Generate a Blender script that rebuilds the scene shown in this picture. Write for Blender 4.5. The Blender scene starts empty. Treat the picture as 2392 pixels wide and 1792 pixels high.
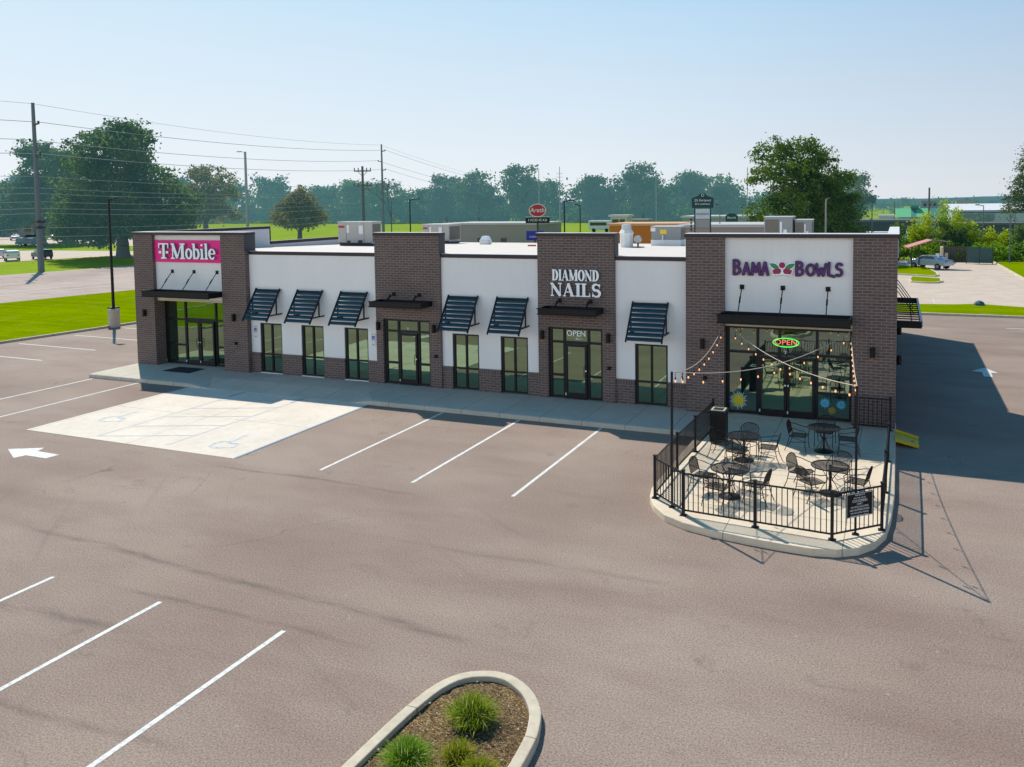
import bpy, math, random
import numpy as np
from mathutils import Vector, Matrix
R=math.radians
C=bpy.context.scene.collection
SC=bpy.context.scene
G=-0.167          # level of the asphalt; the raised walk is at z = 0
random.seed(7); RNG=np.random.default_rng(7)

# ------------------------------------------------------------------ helpers
class MB:
    """collects boxes, tubes, prisms in world (or prototype) coordinates; build() links ONE mesh"""
    def __init__(s): s.v=[]; s.f=[]; s.m=[]; s.cur=0
    def mat(s,i): s.cur=i; return s
    def add(s,vs,fs):
        o=len(s.v); s.v+= [tuple(p) for p in vs]
        for f in fs: s.f.append(tuple(o+i for i in f)); s.m.append(s.cur)
        return s
    def box(s,x0,x1,y0,y1,z0,z1):
        vs=[(x0,y0,z0),(x1,y0,z0),(x1,y1,z0),(x0,y1,z0),(x0,y0,z1),(x1,y0,z1),(x1,y1,z1),(x0,y1,z1)]
        return s.add(vs,[(0,3,2,1),(4,5,6,7),(0,1,5,4),(1,2,6,5),(2,3,7,6),(3,0,4,7)])
    def bar(s,a,b,w,h,up=(0,0,1)):
        a=Vector(a);b=Vector(b);d=(b-a).normalized();u=Vector(up)
        if abs(d.dot(u))>.98:u=Vector((0,1,0))
        r=d.cross(u).normalized();u=r.cross(d)
        vs=[]
        for p in (a,b):
            for i,j in ((-1,-1),(1,-1),(1,1),(-1,1)): vs.append(p+r*i*w/2+u*j*h/2)
        return s.add(vs,[(0,1,2,3),(7,6,5,4),(0,4,5,1),(1,5,6,2),(2,6,7,3),(3,7,4,0)])
    def cyl(s,a,b,r0,r1=None,n=8,cap=True):
        r1=r0 if r1 is None else r1
        a=Vector(a);b=Vector(b);d=(b-a).normalized();u=Vector((0,0,1)) if abs(d.z)<.95 else Vector((1,0,0))
        e=d.cross(u).normalized();g=e.cross(d)
        vs=[]
        for p,rr in ((a,r0),(b,r1)):
            for i in range(n):
                t=2*math.pi*i/n; vs.append(p+(e*math.cos(t)+g*math.sin(t))*rr)
        fs=[(i,i+n,(i+1)%n+n,(i+1)%n) for i in range(n)]
        if cap: fs+=[tuple(range(n)),tuple(range(2*n-1,n-1,-1))]
        return s.add(vs,fs)
    def tube(s,pts,r,n=6):
        for a,b in zip(pts[:-1],pts[1:]):
            s.cyl(a,b,r,r,n,True)
        return s
    def prism(s,poly,z0,z1):
        n=len(poly);vs=[(x,y,z0) for x,y in poly]+[(x,y,z1) for x,y in poly]
        return s.add(vs,[tuple(range(n-1,-1,-1)),tuple(range(n,2*n))]+[(i,(i+1)%n,(i+1)%n+n,i+n) for i in range(n)])
    def wallpoly(s,poly,y0,y1):           # polygon in (x,z), extruded from y0 (front) to y1 (back)
        n=len(poly);vs=[(x,y0,z) for x,z in poly]+[(x,y1,z) for x,z in poly]
        return s.add(vs,[tuple(range(n)),tuple(range(2*n-1,n-1,-1))]+[(i,i+n,(i+1)%n+n,(i+1)%n) for i in range(n)])
    def lathe(s,prof,c=(0,0,0),n=16):
        vs=[];k=len(prof)
        for r,z in prof:
            for i in range(n):
                t=2*math.pi*i/n; vs.append((c[0]+r*math.cos(t),c[1]+r*math.sin(t),c[2]+z))
        fs=[]
        for j in range(k-1):
            for i in range(n): fs.append((j*n+i,j*n+(i+1)%n,(j+1)*n+(i+1)%n,(j+1)*n+i))
        fs+=[tuple(range(n-1,-1,-1)),tuple(range((k-1)*n,k*n))]
        return s.add(vs,fs)
    def torus(s,c,R_,r,n=24,k=6,rx=None):
        vs=[];rx=rx or R_
        for i in range(n):
            t=2*math.pi*i/n
            for j in range(k):
                q=2*math.pi*j/k; vs.append((c[0]+(rx+r*math.cos(q))*math.cos(t),c[1]+(R_+r*math.cos(q))*math.sin(t),c[2]+r*math.sin(q)))
        return s.add(vs,[(i*k+j,((i+1)%n)*k+j,((i+1)%n)*k+(j+1)%k,i*k+(j+1)%k) for i in range(n) for j in range(k)])
    def build(s,name,mats,parent=None,smooth=False,bevel=0):
        me=bpy.data.meshes.new(name)
        org=Vector((0,0,0))
        if parent is not None: org=world_loc(parent)
        else:
            if s.v:
                a=np.array(s.v); org=Vector((a[:,0].min()/2+a[:,0].max()/2,a[:,1].min()/2+a[:,1].max()/2,a[:,2].min()))
        org=Vector(org)
        me.from_pydata([(p[0]-org.x,p[1]-org.y,p[2]-org.z) for p in s.v],[],s.f)
        if not isinstance(mats,(list,tuple)): mats=[mats]
        for m in mats: me.materials.append(m)
        if len(mats)>1: me.polygons.foreach_set('material_index',s.m)
        if smooth: me.polygons.foreach_set('use_smooth',[True]*len(me.polygons))
        me.update()
        o=bpy.data.objects.new(name,me);C.objects.link(o)
        if parent is None: o.location=org
        else: o.parent=parent
        if bevel:
            b=o.modifiers.new('bevel','BEVEL');b.width=bevel;b.segments=2;b.limit_method='ANGLE'
        return o
def world_loc(o):
    l=Vector(o.location)
    while o.parent is not None: o=o.parent; l+=Vector(o.location)
    return l
def tag(o,label=None,cat=None,group=None,kind=None):
    if label:o['label']=label
    if cat:o['category']=cat
    if group:o['group']=group
    if kind:o['kind']=kind
    return o
def thing(name,label,cat,loc=(0,0,0),rz=0,group=None):
    o=bpy.data.objects.new(name,None);C.objects.link(o);o.location=loc;o.rotation_euler=(0,0,rz);o.empty_display_size=.2
    return tag(o,label,cat,group)
def copy_tree(o,parent=None):
    c=o.copy();C.objects.link(c)
    if parent is not None:c.parent=parent
    for ch in list(o.children): copy_tree(ch,c)
    return c
def place(o,first,loc,rz,label,group=None,scale=None):
    c=o if first else copy_tree(o)
    c.location=loc;c.rotation_euler=(0,0,rz);c['label']=label
    if group:c['group']=group
    if scale:c.scale=scale
    return c

# ------------------------------------------------------------------ materials
HAZE=(.20,.47,.56)
def newmat(name):
    m=bpy.data.materials.new(name);m.use_nodes=True;nt=m.node_tree
    for n in list(nt.nodes): nt.nodes.remove(n)
    out=nt.nodes.new('ShaderNodeOutputMaterial');b=nt.nodes.new('ShaderNodeBsdfPrincipled')
    nt.links.new(b.outputs[0],out.inputs[0])
    return m,nt,b,out
def N(nt,t,**k):
    n=nt.nodes.new(t)
    for a,v in k.items():
        if a in ('inp',):
            for i,x in v.items(): n.inputs[i].default_value=x
        else: setattr(n,a,v)
    return n
def L(nt,a,b): nt.links.new(a,b)
def math_(nt,op,a,b=None,c=None):
    n=nt.nodes.new('ShaderNodeMath');n.operation=op
    for i,x in enumerate((a,b,c)):
        if x is None: continue
        if isinstance(x,(int,float)): n.inputs[i].default_value=x
        else: nt.links.new(x,n.inputs[i])
    return n.outputs[0]
def mixc(nt,f,a,b,mode='MIX'):
    n=nt.nodes.new('ShaderNodeMix');n.data_type='RGBA';n.blend_type=mode
    for i,x in ((0,f),(6,a),(7,b)):
        if isinstance(x,(int,float)): n.inputs[i].default_value=x
        elif isinstance(x,tuple): n.inputs[i].default_value=(*x[:3],1)
        else: nt.links.new(x,n.inputs[i])
    return n.outputs[2]
def noise(nt,vec,scale,detail=2,rough=.5):
    n=N(nt,'ShaderNodeTexNoise',inp={'Scale':scale,'Detail':detail,'Roughness':rough})
    if vec is not None: nt.links.new(vec,n.inputs['Vector'])
    return n.outputs['Fac']
def ramp(nt,f,stops):
    n=nt.nodes.new('ShaderNodeValToRGB');e=n.color_ramp.elements
    while len(e)<len(stops): e.new(.5)
    for q,(p,c) in zip(e,stops):
        q.position=p;q.color=(*c,1) if isinstance(c,tuple) else (c,c,c,1)
    nt.links.new(f,n.inputs[0]);return n.outputs[0]
def worldpos(nt): return N(nt,'ShaderNodeNewGeometry').outputs['Position']
def mapping(nt,vec,scale=(1,1,1),rot=(0,0,0)):
    n=nt.nodes.new('ShaderNodeMapping');n.inputs['Scale'].default_value=scale;n.inputs['Rotation'].default_value=rot
    nt.links.new(vec,n.inputs[0]);return n.outputs[0]
def bump(nt,b,h,strength=.3,dist=.02):
    n=N(nt,'ShaderNodeBump',inp={'Strength':strength,'Distance':dist});nt.links.new(h,n.inputs['Height']);nt.links.new(n.outputs[0],b.inputs['Normal'])
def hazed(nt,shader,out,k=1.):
    """paints haze into far surfaces as a glow that grows with distance from the car park"""
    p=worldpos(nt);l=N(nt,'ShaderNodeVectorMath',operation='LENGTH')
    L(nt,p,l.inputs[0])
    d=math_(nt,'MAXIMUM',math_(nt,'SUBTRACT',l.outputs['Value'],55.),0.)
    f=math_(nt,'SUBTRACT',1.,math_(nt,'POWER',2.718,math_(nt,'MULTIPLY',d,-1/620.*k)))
    e=N(nt,'ShaderNodeEmission');e.inputs[0].default_value=(*HAZE,1);e.inputs[1].default_value=.55  # haze colour emitted by the surface itself, there is no volume of air
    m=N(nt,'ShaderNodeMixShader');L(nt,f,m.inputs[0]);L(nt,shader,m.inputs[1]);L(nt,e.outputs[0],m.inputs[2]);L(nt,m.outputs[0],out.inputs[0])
def simple(name,col,rough=.6,metal=0,var=.08,vs=3.,haze=0,bumps=0,spec=.5,coat=0,glow=0):
    m,nt,b,out=newmat(name)
    p=N(nt,'ShaderNodeTexCoord').outputs['Object']
    f=noise(nt,p,vs,4,.6)
    c=mixc(nt,f,tuple(x*(1-var) for x in col),tuple(min(1,x*(1+var)) for x in col))
    L(nt,c,b.inputs['Base Color']);b.inputs['Roughness'].default_value=rough;b.inputs['Metallic'].default_value=metal
    b.inputs['Specular IOR Level'].default_value=spec
    if glow: L(nt,c,b.inputs['Emission Color']);b.inputs['Emission Strength'].default_value=glow
    if coat:b.inputs['Coat Weight'].default_value=coat
    if bumps: bump(nt,b,noise(nt,p,bumps,3),.25,.01)
    if haze: hazed(nt,b.outputs[0],out,haze)
    return m
def emit(name,col,s):
    m,nt,b,out=newmat(name);b.inputs['Base Color'].default_value=(*col,1);b.inputs['Emission Color'].default_value=(*col,1);b.inputs['Emission Strength'].default_value=s
    return m
M={}
def wall_uv(nt):
    p=worldpos(nt);s=N(nt,'ShaderNodeSeparateXYZ');L(nt,p,s.inputs[0])
    g=N(nt,'ShaderNodeNewGeometry');q=N(nt,'ShaderNodeSeparateXYZ');L(nt,g.outputs['True Normal'],q.inputs[0])
    ax=math_(nt,'ABSOLUTE',q.outputs[0]);ay=math_(nt,'ABSOLUTE',q.outputs[1]);az=math_(nt,'ABSOLUTE',q.outputs[2])
    u=math_(nt,'ADD',math_(nt,'MULTIPLY',s.outputs[0],math_(nt,'MAXIMUM',ay,az)),math_(nt,'MULTIPLY',s.outputs[1],ax))
    v=math_(nt,'ADD',math_(nt,'MULTIPLY',s.outputs[2],math_(nt,'SUBTRACT',1.,az)),math_(nt,'MULTIPLY',s.outputs[1],az))
    c=N(nt,'ShaderNodeCombineXYZ');L(nt,u,c.inputs[0]);L(nt,v,c.inputs[1]);return c.outputs[0],s
def brick_mat(name,c1,c2,mortar,soldier=False,bw=.30,rh=.1,haze=0):
    m,nt,b,out=newmat(name);uv,s=wall_uv(nt)
    if soldier: uv=mapping(nt,uv,(1,1,1),(0,0,R(90)))
    t=N(nt,'ShaderNodeTexBrick',offset=.5,inp={'Scale':1.,'Mortar Size':.012,'Mortar Smooth':.3,'Bias':0,'Brick Width':bw,'Row Height':rh})
    L(nt,uv,t.inputs['Vector'])
    f=noise(nt,uv,1.3,3);g=noise(nt,uv,9,3)
    a=mixc(nt,g,tuple(x*.75 for x in c1),tuple(x*1.25 for x in c1))
    for i,c in (('Color1',a),('Color2',c2),('Mortar',mortar)):
        if isinstance(c,tuple): t.inputs[i].default_value=(*c,1)
        else: L(nt,c,t.inputs[i])
    col=mixc(nt,.35,t.outputs['Color'],mixc(nt,f,(.6,.6,.6),(1.3,1.25,1.2)),'MULTIPLY')
    # slightly darker near the ground
    dark=ramp(nt,math_(nt,'MULTIPLY',math_(nt,'ADD',s.outputs[2],g),1.),[(0,.78),(.7,1.)])
    col=mixc(nt,1.,col,dark,'MULTIPLY')
    L(nt,col,b.inputs['Base Color']);b.inputs['Roughness'].default_value=.85
    bump(nt,b,t.outputs['Fac'],-.5,.008)
    if haze:hazed(nt,b.outputs[0],out,haze)
    return m
M['brick']=brick_mat('brick',(.150,.100,.090),(.112,.074,.070),(.25,.215,.20))
M['soldier']=brick_mat('soldier_brick',(.14,.095,.087),(.105,.072,.068),(.22,.19,.18),bw=.1,rh=.3)
def k2(nt,p): return noise(nt,p,2.3,4,.7)
def stucco():
    m,nt,b,out=newmat('stucco');p=worldpos(nt)
    f=noise(nt,mapping(nt,p,(1,1,.35)),.7,4,.6);g=noise(nt,p,40,3)
    c=ramp(nt,f,[(.3,(.84,.82,.82)),(.7,(.89,.87,.87))])
    c=mixc(nt,.12,c,ramp(nt,g,[(.3,.7),(.7,1.)]),'MULTIPLY')
    sp=N(nt,'ShaderNodeSeparateXYZ');L(nt,p,sp.inputs[0])
    stk=noise(nt,mapping(nt,p,(5.,1.,.12)),1.6,4,.65)
    topm=ramp(nt,math_(nt,'ABSOLUTE',math_(nt,'SUBTRACT',sp.outputs[2],5.5)),[(.0,1.),(1.2,0.)])
    c=mixc(nt,math_(nt,'MULTIPLY',math_(nt,'MULTIPLY',ramp(nt,stk,[(.48,0.),(.68,1.)]),topm),.09),c,(.42,.40,.38))
    bot=ramp(nt,sp.outputs[2],[(.9,1.),(1.7,0.)])
    c=mixc(nt,math_(nt,'MULTIPLY',math_(nt,'MULTIPLY',ramp(nt,k2(nt,p),[(.4,0.),(.7,1.)]),bot),.2),c,(.45,.42,.38))
    L(nt,c,b.inputs['Base Color']);b.inputs['Roughness'].default_value=.9
    bump(nt,b,g,.25,.004);return m
M['stucco']=stucco()
M['coping']=simple('coping_metal',(.035,.022,.034),.45,.3,vs=1)
M['copingside']=simple('coping_inner',(.045,.045,.055),.6)
M['black']=simple('black_metal',(.008,.009,.011),.5,.0,spec=.25)
M['blackp']=simple('black_powder_coat',(.010,.010,.015),.45,.0,spec=.3)
M['teal']=simple('teal_blade',(.002,.042,.072),.42,.0,var=.12,vs=6,spec=.25)
M['soffit']=simple('cream_soffit',(.62,.53,.38),.8)
M['roofw']=simple('roof_membrane',(.62,.56,.51),.8,var=.14,vs=.5)
M['white']=simple('white_paint',(.78,.78,.76),.6)
M['roofin']=simple('parapet_inner',(.6,.6,.62),.8)
M['steel']=simple('galvanised',(.42,.43,.44),.45,.5)
M['acgrey']=simple('ac_beige',(.46,.43,.39),.6,.1,vs=4)
M['accoil']=simple('ac_coil',(.17,.15,.125),.8,var=.25,vs=20)
M['acgrey2']=simple('ac_grey',(.27,.28,.28),.55,.2)
M['acdark']=simple('ac_dark',(.04,.04,.05),.6)
M['labelred']=simple('label_red',(.45,.03,.05),.5)
M['labelwhite']=simple('label_white',(.8,.8,.8),.5)
M['labelyellow']=simple('label_yellow',(.8,.6,.02),.5)
M['magenta']=simple('magenta_panel',(.74,.002,.23),.45,var=.05,glow=.08)  # slight emission added so the shaded panel looks brighter
M['letter']=simple('letter_face',(.84,.87,.90),.5,var=.03,glow=.10)  # slight emission added to brighten white parts that are no lamps
M['letterside']=simple('letter_return',(.16,.22,.30),.5)
M['purple']=simple('purple_letter',(.10,.012,.17),.45)
M['purple2']=simple('purple_letter_edge',(.035,.005,.075),.5)
M['leafgreen']=simple('logo_green',(.02,.27,.09),.5)
M['berry']=simple('logo_berry',(.36,.01,.10),.5)
M['mat']=simple('door_mat',(.012,.016,.03),.95,vs=30,var=.4)
M['yellow']=simple('yellow_paint',(.62,.44,.01),.55,var=.2,vs=4)
M['bluesign']=simple('blue_sign',(.01,.08,.45),.5)
M['lightwood']=simple('concrete_pole',(.36,.36,.36),.8,haze=1)
def concrete(name,c0,c1,joints=None,haze=0,grain=60,stain=.25):
    m,nt,b,out=newmat(name);p=worldpos(nt);s=N(nt,'ShaderNodeSeparateXYZ');L(nt,p,s.inputs[0])
    f=noise(nt,p,.6,5,.65);g=noise(nt,p,grain,3,.7);k=noise(nt,p,4.,4,.7)
    c=mixc(nt,ramp(nt,f,[(.3,0.),(.7,1.)]),c0,c1)
    c=mixc(nt,stain,c,ramp(nt,k,[(.35,(.7,.68,.66)),(.6,(1.,1.,1.))]),'MULTIPLY')
    c=mixc(nt,.3,c,ramp(nt,g,[(.3,.75),(.7,1.1)]),'MULTIPLY')
    if joints:
        for ax,per,off in joints:
            q=math_(nt,'PINGPONG',math_(nt,'ADD',s.outputs[ax],off+per*200),per/2)
            d=ramp(nt,q,[(.006,.42),(.016,1.)])
            c=mixc(nt,1.,c,d,'MULTIPLY')
    L(nt,c,b.inputs['Base Color']);b.inputs['Roughness'].default_value=.9
    bump(nt,b,g,.2,.006)
    if haze:hazed(nt,b.outputs[0],out,haze)
    return m
M['walk']=concrete('sidewalk_concrete',(.52,.48,.40),(.62,.57,.48),[(0,1.56,.56)])
M['patio']=concrete('patio_concrete',(.66,.545,.41),(.78,.66,.50),[(0,2.55,1.0),(1,2.9,.6)])
M['kerb']=concrete('kerb_concrete',(.56,.485,.37),(.68,.595,.46),[(1,3.05,.9)],grain=25,stain=.5)
M['padc']=concrete('pad_concrete',(.68,.605,.51),(.80,.72,.62),[(0,4.62,-.04),(1,3.7,2.75)])
M['lot']=concrete('pale_lot',(.50,.40,.32),(.61,.50,.405),None,haze=.2,grain=8)
def asphalt(name,c0,c1,haze=0,lines=True,seed=0):
    m,nt,b,out=newmat(name);p=worldpos(nt)
    big=noise(nt,mapping(nt,p,(.8,1,1),(0,0,.3)),.12,4,.6)
    mid=noise(nt,mapping(nt,p,(.35,1.0,1),(0,0,.12)),.5,5,.65)
    fine=noise(nt,p,30,5,.82);vf=noise(nt,p,110,2,.7)
    c=mixc(nt,ramp(nt,big,[(.35,0.),(.65,1.)]),c0,c1)
    c=mixc(nt,.75,c,ramp(nt,mid,[(.3,(.80,.745,.74)),(.5,(.98,.98,.98)),(.72,(1.12,1.14,1.10))]),'MULTIPLY')
    c=mixc(nt,.85,c,ramp(nt,fine,[(.36,(.42,.41,.41)),(.5,(1.,1.,1.)),(.64,(1.55,1.52,1.45))]),'MULTIPLY')
    c=mixc(nt,.5,c,ramp(nt,vf,[(.35,.6),(.65,1.4)]),'MULTIPLY')
    if lines:
        # faint tyre arcs and long dark drag marks
        w=N(nt,'ShaderNodeTexWave',wave_type='RINGS',rings_direction='Z',wave_profile='SIN',inp={'Scale':.16,'Distortion':3.2,'Detail':3.,'Detail Scale':.35,'Detail Roughness':.55})
        L(nt,mapping(nt,p,(1,1,0.)),w.inputs['Vector'])
        gate=ramp(nt,noise(nt,p,.14,2),[(.5,0.),(.66,1.)])
        arc=ramp(nt,w.outputs['Fac'],[(.982,0.),(.999,1.)])
        c=mixc(nt,math_(nt,'MULTIPLY',math_(nt,'MULTIPLY',gate,arc),.16),c,(.07,.06,.062))
        # worn wheel paths along the aisle, broken up by noise
        sp=N(nt,'ShaderNodeSeparateXYZ');L(nt,p,sp.inputs[0]);wob=noise(nt,p,.35,3);brk=noise(nt,mapping(nt,p,(.5,2.,1)),1.1,4,.7);soft=noise(nt,p,7.,3,.7)
        for (y0,sl_,xa,xb,wd,am) in ((-10.85,-.01,-19,-11,.10,.5),(-16.55,-.07,-21,-5,.16,.62),(-17.75,.0,-15.4,-8,.10,.5),(-19.1,.01,-20,-12,.17,.55),(-13.6,.02,-12,-3,.12,.3),(-21.2,.05,-14,-9,.12,.4)):
            xm=(xa+xb)/2;dd=math_(nt,'ABSOLUTE',math_(nt,'SUBTRACT',math_(nt,'SUBTRACT',sp.outputs[1],math_(nt,'MULTIPLY',math_(nt,'SUBTRACT',sp.outputs[0],xm),sl_)),math_(nt,'ADD',y0-.3,math_(nt,'MULTIPLY',wob,.6))))
            near=ramp(nt,math_(nt,'ADD',dd,math_(nt,'MULTIPLY',soft,wd*.6)),[(wd*.35,1.),(wd*1.5,0.)])
            ends=ramp(nt,math_(nt,'DIVIDE',math_(nt,'ABSOLUTE',math_(nt,'SUBTRACT',sp.outputs[0],xm)),(xb-xa)/2),[(.55,1.),(1.,0.)])
            f_=math_(nt,'MULTIPLY',math_(nt,'MULTIPLY',near,ends),math_(nt,'MULTIPLY',ramp(nt,brk,[(.36,0.),(.58,1.)]),am))
            c=mixc(nt,f_,c,(.095,.07,.062))
        st=ramp(nt,noise(nt,p,.9,5,.7),[(.62,0.),(.74,1.)])
        c=mixc(nt,math_(nt,'MULTIPLY',st,.5),c,tuple(x*.55 for x in c0))
        # sparse grit and old gum
        vo=N(nt,'ShaderNodeTexVoronoi',inp={'Scale':1.1});L(nt,p,vo.inputs['Vector'])
        c=mixc(nt,ramp(nt,vo.outputs['Distance'],[(.03,.6),(.045,0.)]),c,(.36,.33,.31))
        # slow crack lines
        cr=N(nt,'ShaderNodeTexVoronoi',feature='DISTANCE_TO_EDGE',inp={'Scale':.09});
        dis=N(nt,'ShaderNodeVectorMath',operation='ADD');nn=N(nt,'ShaderNodeTexNoise',inp={'Scale':.5,'Detail':4.});L(nt,p,nn.inputs['Vector'])
        sc=N(nt,'ShaderNodeVectorMath',operation='SCALE',inp={'Scale':2.4});L(nt,nn.outputs['Color'],sc.inputs[0]);L(nt,p,dis.inputs[0]);L(nt,sc.outputs[0],dis.inputs[1]);L(nt,dis.outputs[0],cr.inputs['Vector'])
        e=ramp(nt,cr.outputs['Distance'],[(.0012,1.),(.003,0.)])
        c=mixc(nt,math_(nt,'MULTIPLY',e,math_(nt,'MULTIPLY',ramp(nt,noise(nt,p,.2,2),[(.58,0.),(.63,1.)]),.4)),c,(.05,.045,.045))
    L(nt,c,b.inputs['Base Color']);b.inputs['Roughness'].default_value=.88;b.inputs['Specular IOR Level'].default_value=.3
    bump(nt,b,fine,.35,.006)
    if haze:hazed(nt,b.outputs[0],out,haze)
    return m
M['asphalt']=asphalt('asphalt',(.250,.183,.151),(.332,.260,.217))
M['road']=asphalt('road_surface',(.37,.285,.25),(.44,.35,.31),haze=.25,lines=False)
def paint(name,col,wear=.75):
    m,nt,b,out=newmat(name);p=worldpos(nt)
    f=noise(nt,p,14,4,.75);g=noise(nt,p,2,3)
    c=mixc(nt,ramp(nt,f,[(.46,0.),(.68,wear)]),col,tuple(x*.45 for x in col))
    c=mixc(nt,.3,c,ramp(nt,g,[(.3,.75),(.7,1.05)]),'MULTIPLY')
    L(nt,c,b.inputs['Base Color']);b.inputs['Roughness'].default_value=.75;return m
M['line']=paint('white_line',(.74,.74,.72))
M['linefar']=paint('faded_line',(.62,.58,.55))
M['lineorange']=paint('faded_orange_line',(.52,.32,.22))
M['bluepaint']=paint('worn_blue_paint',(.56,.59,.61),.15)
M['bluedark']=paint('blue_paint',(.22,.36,.50),.4)
def grass(name,c0,c1,haze=0,scale=1.):
    m,nt,b,out=newmat(name);p=worldpos(nt)
    f=noise(nt,p,.12*scale,4,.6);g=noise(nt,p,5*scale,4,.8);s=noise(nt,mapping(nt,p,(.15,1.6,1),(0,0,.1)),.8,3)
    c=mixc(nt,ramp(nt,f,[(.3,0.),(.7,1.)]),c0,c1)
    c=mixc(nt,.6,c,ramp(nt,g,[(.3,(.55,.6,.5)),(.5,(1.,1.,1.)),(.7,(1.35,1.25,1.2))]),'MULTIPLY')
    c=mixc(nt,.5,c,ramp(nt,s,[(.35,.7),(.65,1.15)]),'MULTIPLY')
    dry=noise(nt,p,.45*scale,5,.7);c=mixc(nt,math_(nt,'MULTIPLY',ramp(nt,dry,[(.56,0.),(.7,1.)]),.45),c,(.30,.27,.05))
    L(nt,c,b.inputs['Base Color']);b.inputs['Roughness'].default_value=1.;b.inputs['Specular IOR Level'].default_value=0.
    bump(nt,b,g,.5,.03)
    if haze:hazed(nt,b.outputs[0],out,haze)
    return m
M['lawn']=grass('lawn',(.150,.225,.0),(.200,.275,.0),haze=0)
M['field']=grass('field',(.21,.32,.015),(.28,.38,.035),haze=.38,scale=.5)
def leafmat(name,dark,light,warm=None,haze=1.,trans=.35,scale=.35):
    m,nt,b,out=newmat(name);p=worldpos(nt)
    f=noise(nt,p,scale,3,.6);g=noise(nt,p,scale*9,2,.6)
    c=mixc(nt,ramp(nt,f,[(.35,0.),(.65,1.)]),dark,light)
    if warm: c=mixc(nt,ramp(nt,g,[(.5,0.),(.62,.85)]),c,warm)
    else: c=mixc(nt,.5,c,ramp(nt,g,[(.3,.6),(.7,1.4)]),'MULTIPLY')
    nt.nodes.remove(b)
    d=N(nt,'ShaderNodeBsdfDiffuse');t=N(nt,'ShaderNodeBsdfTranslucent');x=N(nt,'ShaderNodeMixShader');x.inputs[0].default_value=trans
    L(nt,c,d.inputs[0]);L(nt,mixc(nt,1.,c,(1.25,1.25,.6),'MULTIPLY'),t.inputs[0]);L(nt,d.outputs[0],x.inputs[1]);L(nt,t.outputs[0],x.inputs[2])
    hazed(nt,x.outputs[0],out,haze);return m
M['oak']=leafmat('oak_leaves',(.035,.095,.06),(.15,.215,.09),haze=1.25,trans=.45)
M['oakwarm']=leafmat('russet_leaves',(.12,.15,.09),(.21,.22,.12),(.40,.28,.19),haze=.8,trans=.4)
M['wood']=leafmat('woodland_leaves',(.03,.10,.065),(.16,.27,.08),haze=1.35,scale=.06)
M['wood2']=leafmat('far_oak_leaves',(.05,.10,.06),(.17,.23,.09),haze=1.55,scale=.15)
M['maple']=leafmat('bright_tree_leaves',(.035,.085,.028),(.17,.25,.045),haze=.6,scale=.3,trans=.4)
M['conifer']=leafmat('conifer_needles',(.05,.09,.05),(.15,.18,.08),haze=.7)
M['cypress']=leafmat('cypress_leaves',(.28,.38,.01),(.45,.52,.03),haze=.2,scale=.5,trans=.5)
M['bush']=leafmat('bush_leaves',(.09,.20,.02),(.28,.42,.03),haze=.25,scale=.5,trans=.45)
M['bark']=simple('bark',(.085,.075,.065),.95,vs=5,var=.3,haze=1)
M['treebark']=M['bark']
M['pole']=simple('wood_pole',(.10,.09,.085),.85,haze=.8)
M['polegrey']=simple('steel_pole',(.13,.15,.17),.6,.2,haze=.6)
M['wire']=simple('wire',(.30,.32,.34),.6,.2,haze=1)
M['insul']=simple('insulator',(.03,.03,.035),.5)
def glassmat(name,tint=(.52,.71,.47),base=(.003,.018,.018),refl=.50,wavy=.0):
    m,nt,b,out=newmat(name);nt.nodes.remove(b)
    d=N(nt,'ShaderNodeBsdfDiffuse');d.inputs[0].default_value=(*base,1)
    g=N(nt,'ShaderNodeBsdfGlossy');g.inputs[0].default_value=(*tint,1);g.inputs[1].default_value=.015
    fr=N(nt,'ShaderNodeFresnel',inp={'IOR':1.5});f=math_(nt,'MINIMUM',math_(nt,'ADD',fr.outputs[0],refl-.04),1.)
    p=worldpos(nt);bp=N(nt,'ShaderNodeBump',inp={'Strength':.06,'Distance':.03});L(nt,noise(nt,p,1.6,2),bp.inputs['Height']);L(nt,bp.outputs[0],g.inputs['Normal'])
    x=N(nt,'ShaderNodeMixShader');L(nt,f,x.inputs[0]);L(nt,d.outputs[0],x.inputs[1]);L(nt,g.outputs[0],x.inputs[2]);L(nt,x.outputs[0],out.inputs[0]);return m
M['glass']=glassmat('tinted_glass')
M['glassdark']=glassmat('dark_tinted_glass',tint=(.55,.72,.6),base=(.004,.016,.016),refl=.42)
M['carglass']=simple('car_glass',(.02,.03,.04),.05,spec=1.)
M['tyre']=simple('tyre_rubber',(.02,.02,.02),.9)
M['rim']=simple('wheel_rim',(.4,.4,.42),.35,.7)

# ------------------------------------------------------------------ camera, sky, sun
cam_d=bpy.data.cameras.new('camera');cam=bpy.data.objects.new('camera',cam_d);C.objects.link(cam)
yaw,pit,rol=-0.4018120707,-0.0647198985,-0.0126003961
fwd=Vector((math.sin(yaw)*math.cos(pit),math.cos(yaw)*math.cos(pit),math.sin(pit)))
rt=Vector((math.cos(yaw),-math.sin(yaw),0));upv=rt.cross(fwd)
r2=rt*math.cos(rol)+upv*math.sin(rol);u2=-rt*math.sin(rol)+upv*math.cos(rol)
mw=Matrix((( r2.x,u2.x,-fwd.x,.01970809),(r2.y,u2.y,-fwd.y,-29.5312760),(r2.z,u2.z,-fwd.z,7.48062747),(0,0,0,1)))
cam.matrix_world=mw
cam_d.sensor_width=36;cam_d.lens=29.490314;cam_d.shift_x=-.029969;cam_d.shift_y=-.123085
cam_d.clip_start=.1;cam_d.clip_end=6000
SC.camera=cam
sundir=Vector((.76,-.64,-1.08)).normalized()     # way the light travels
ELEV=math.asin(-sundir.z);AZ=math.atan2(-sundir.x,-sundir.y)   # azimuth of the sun measured from +Y towards +X
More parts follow.
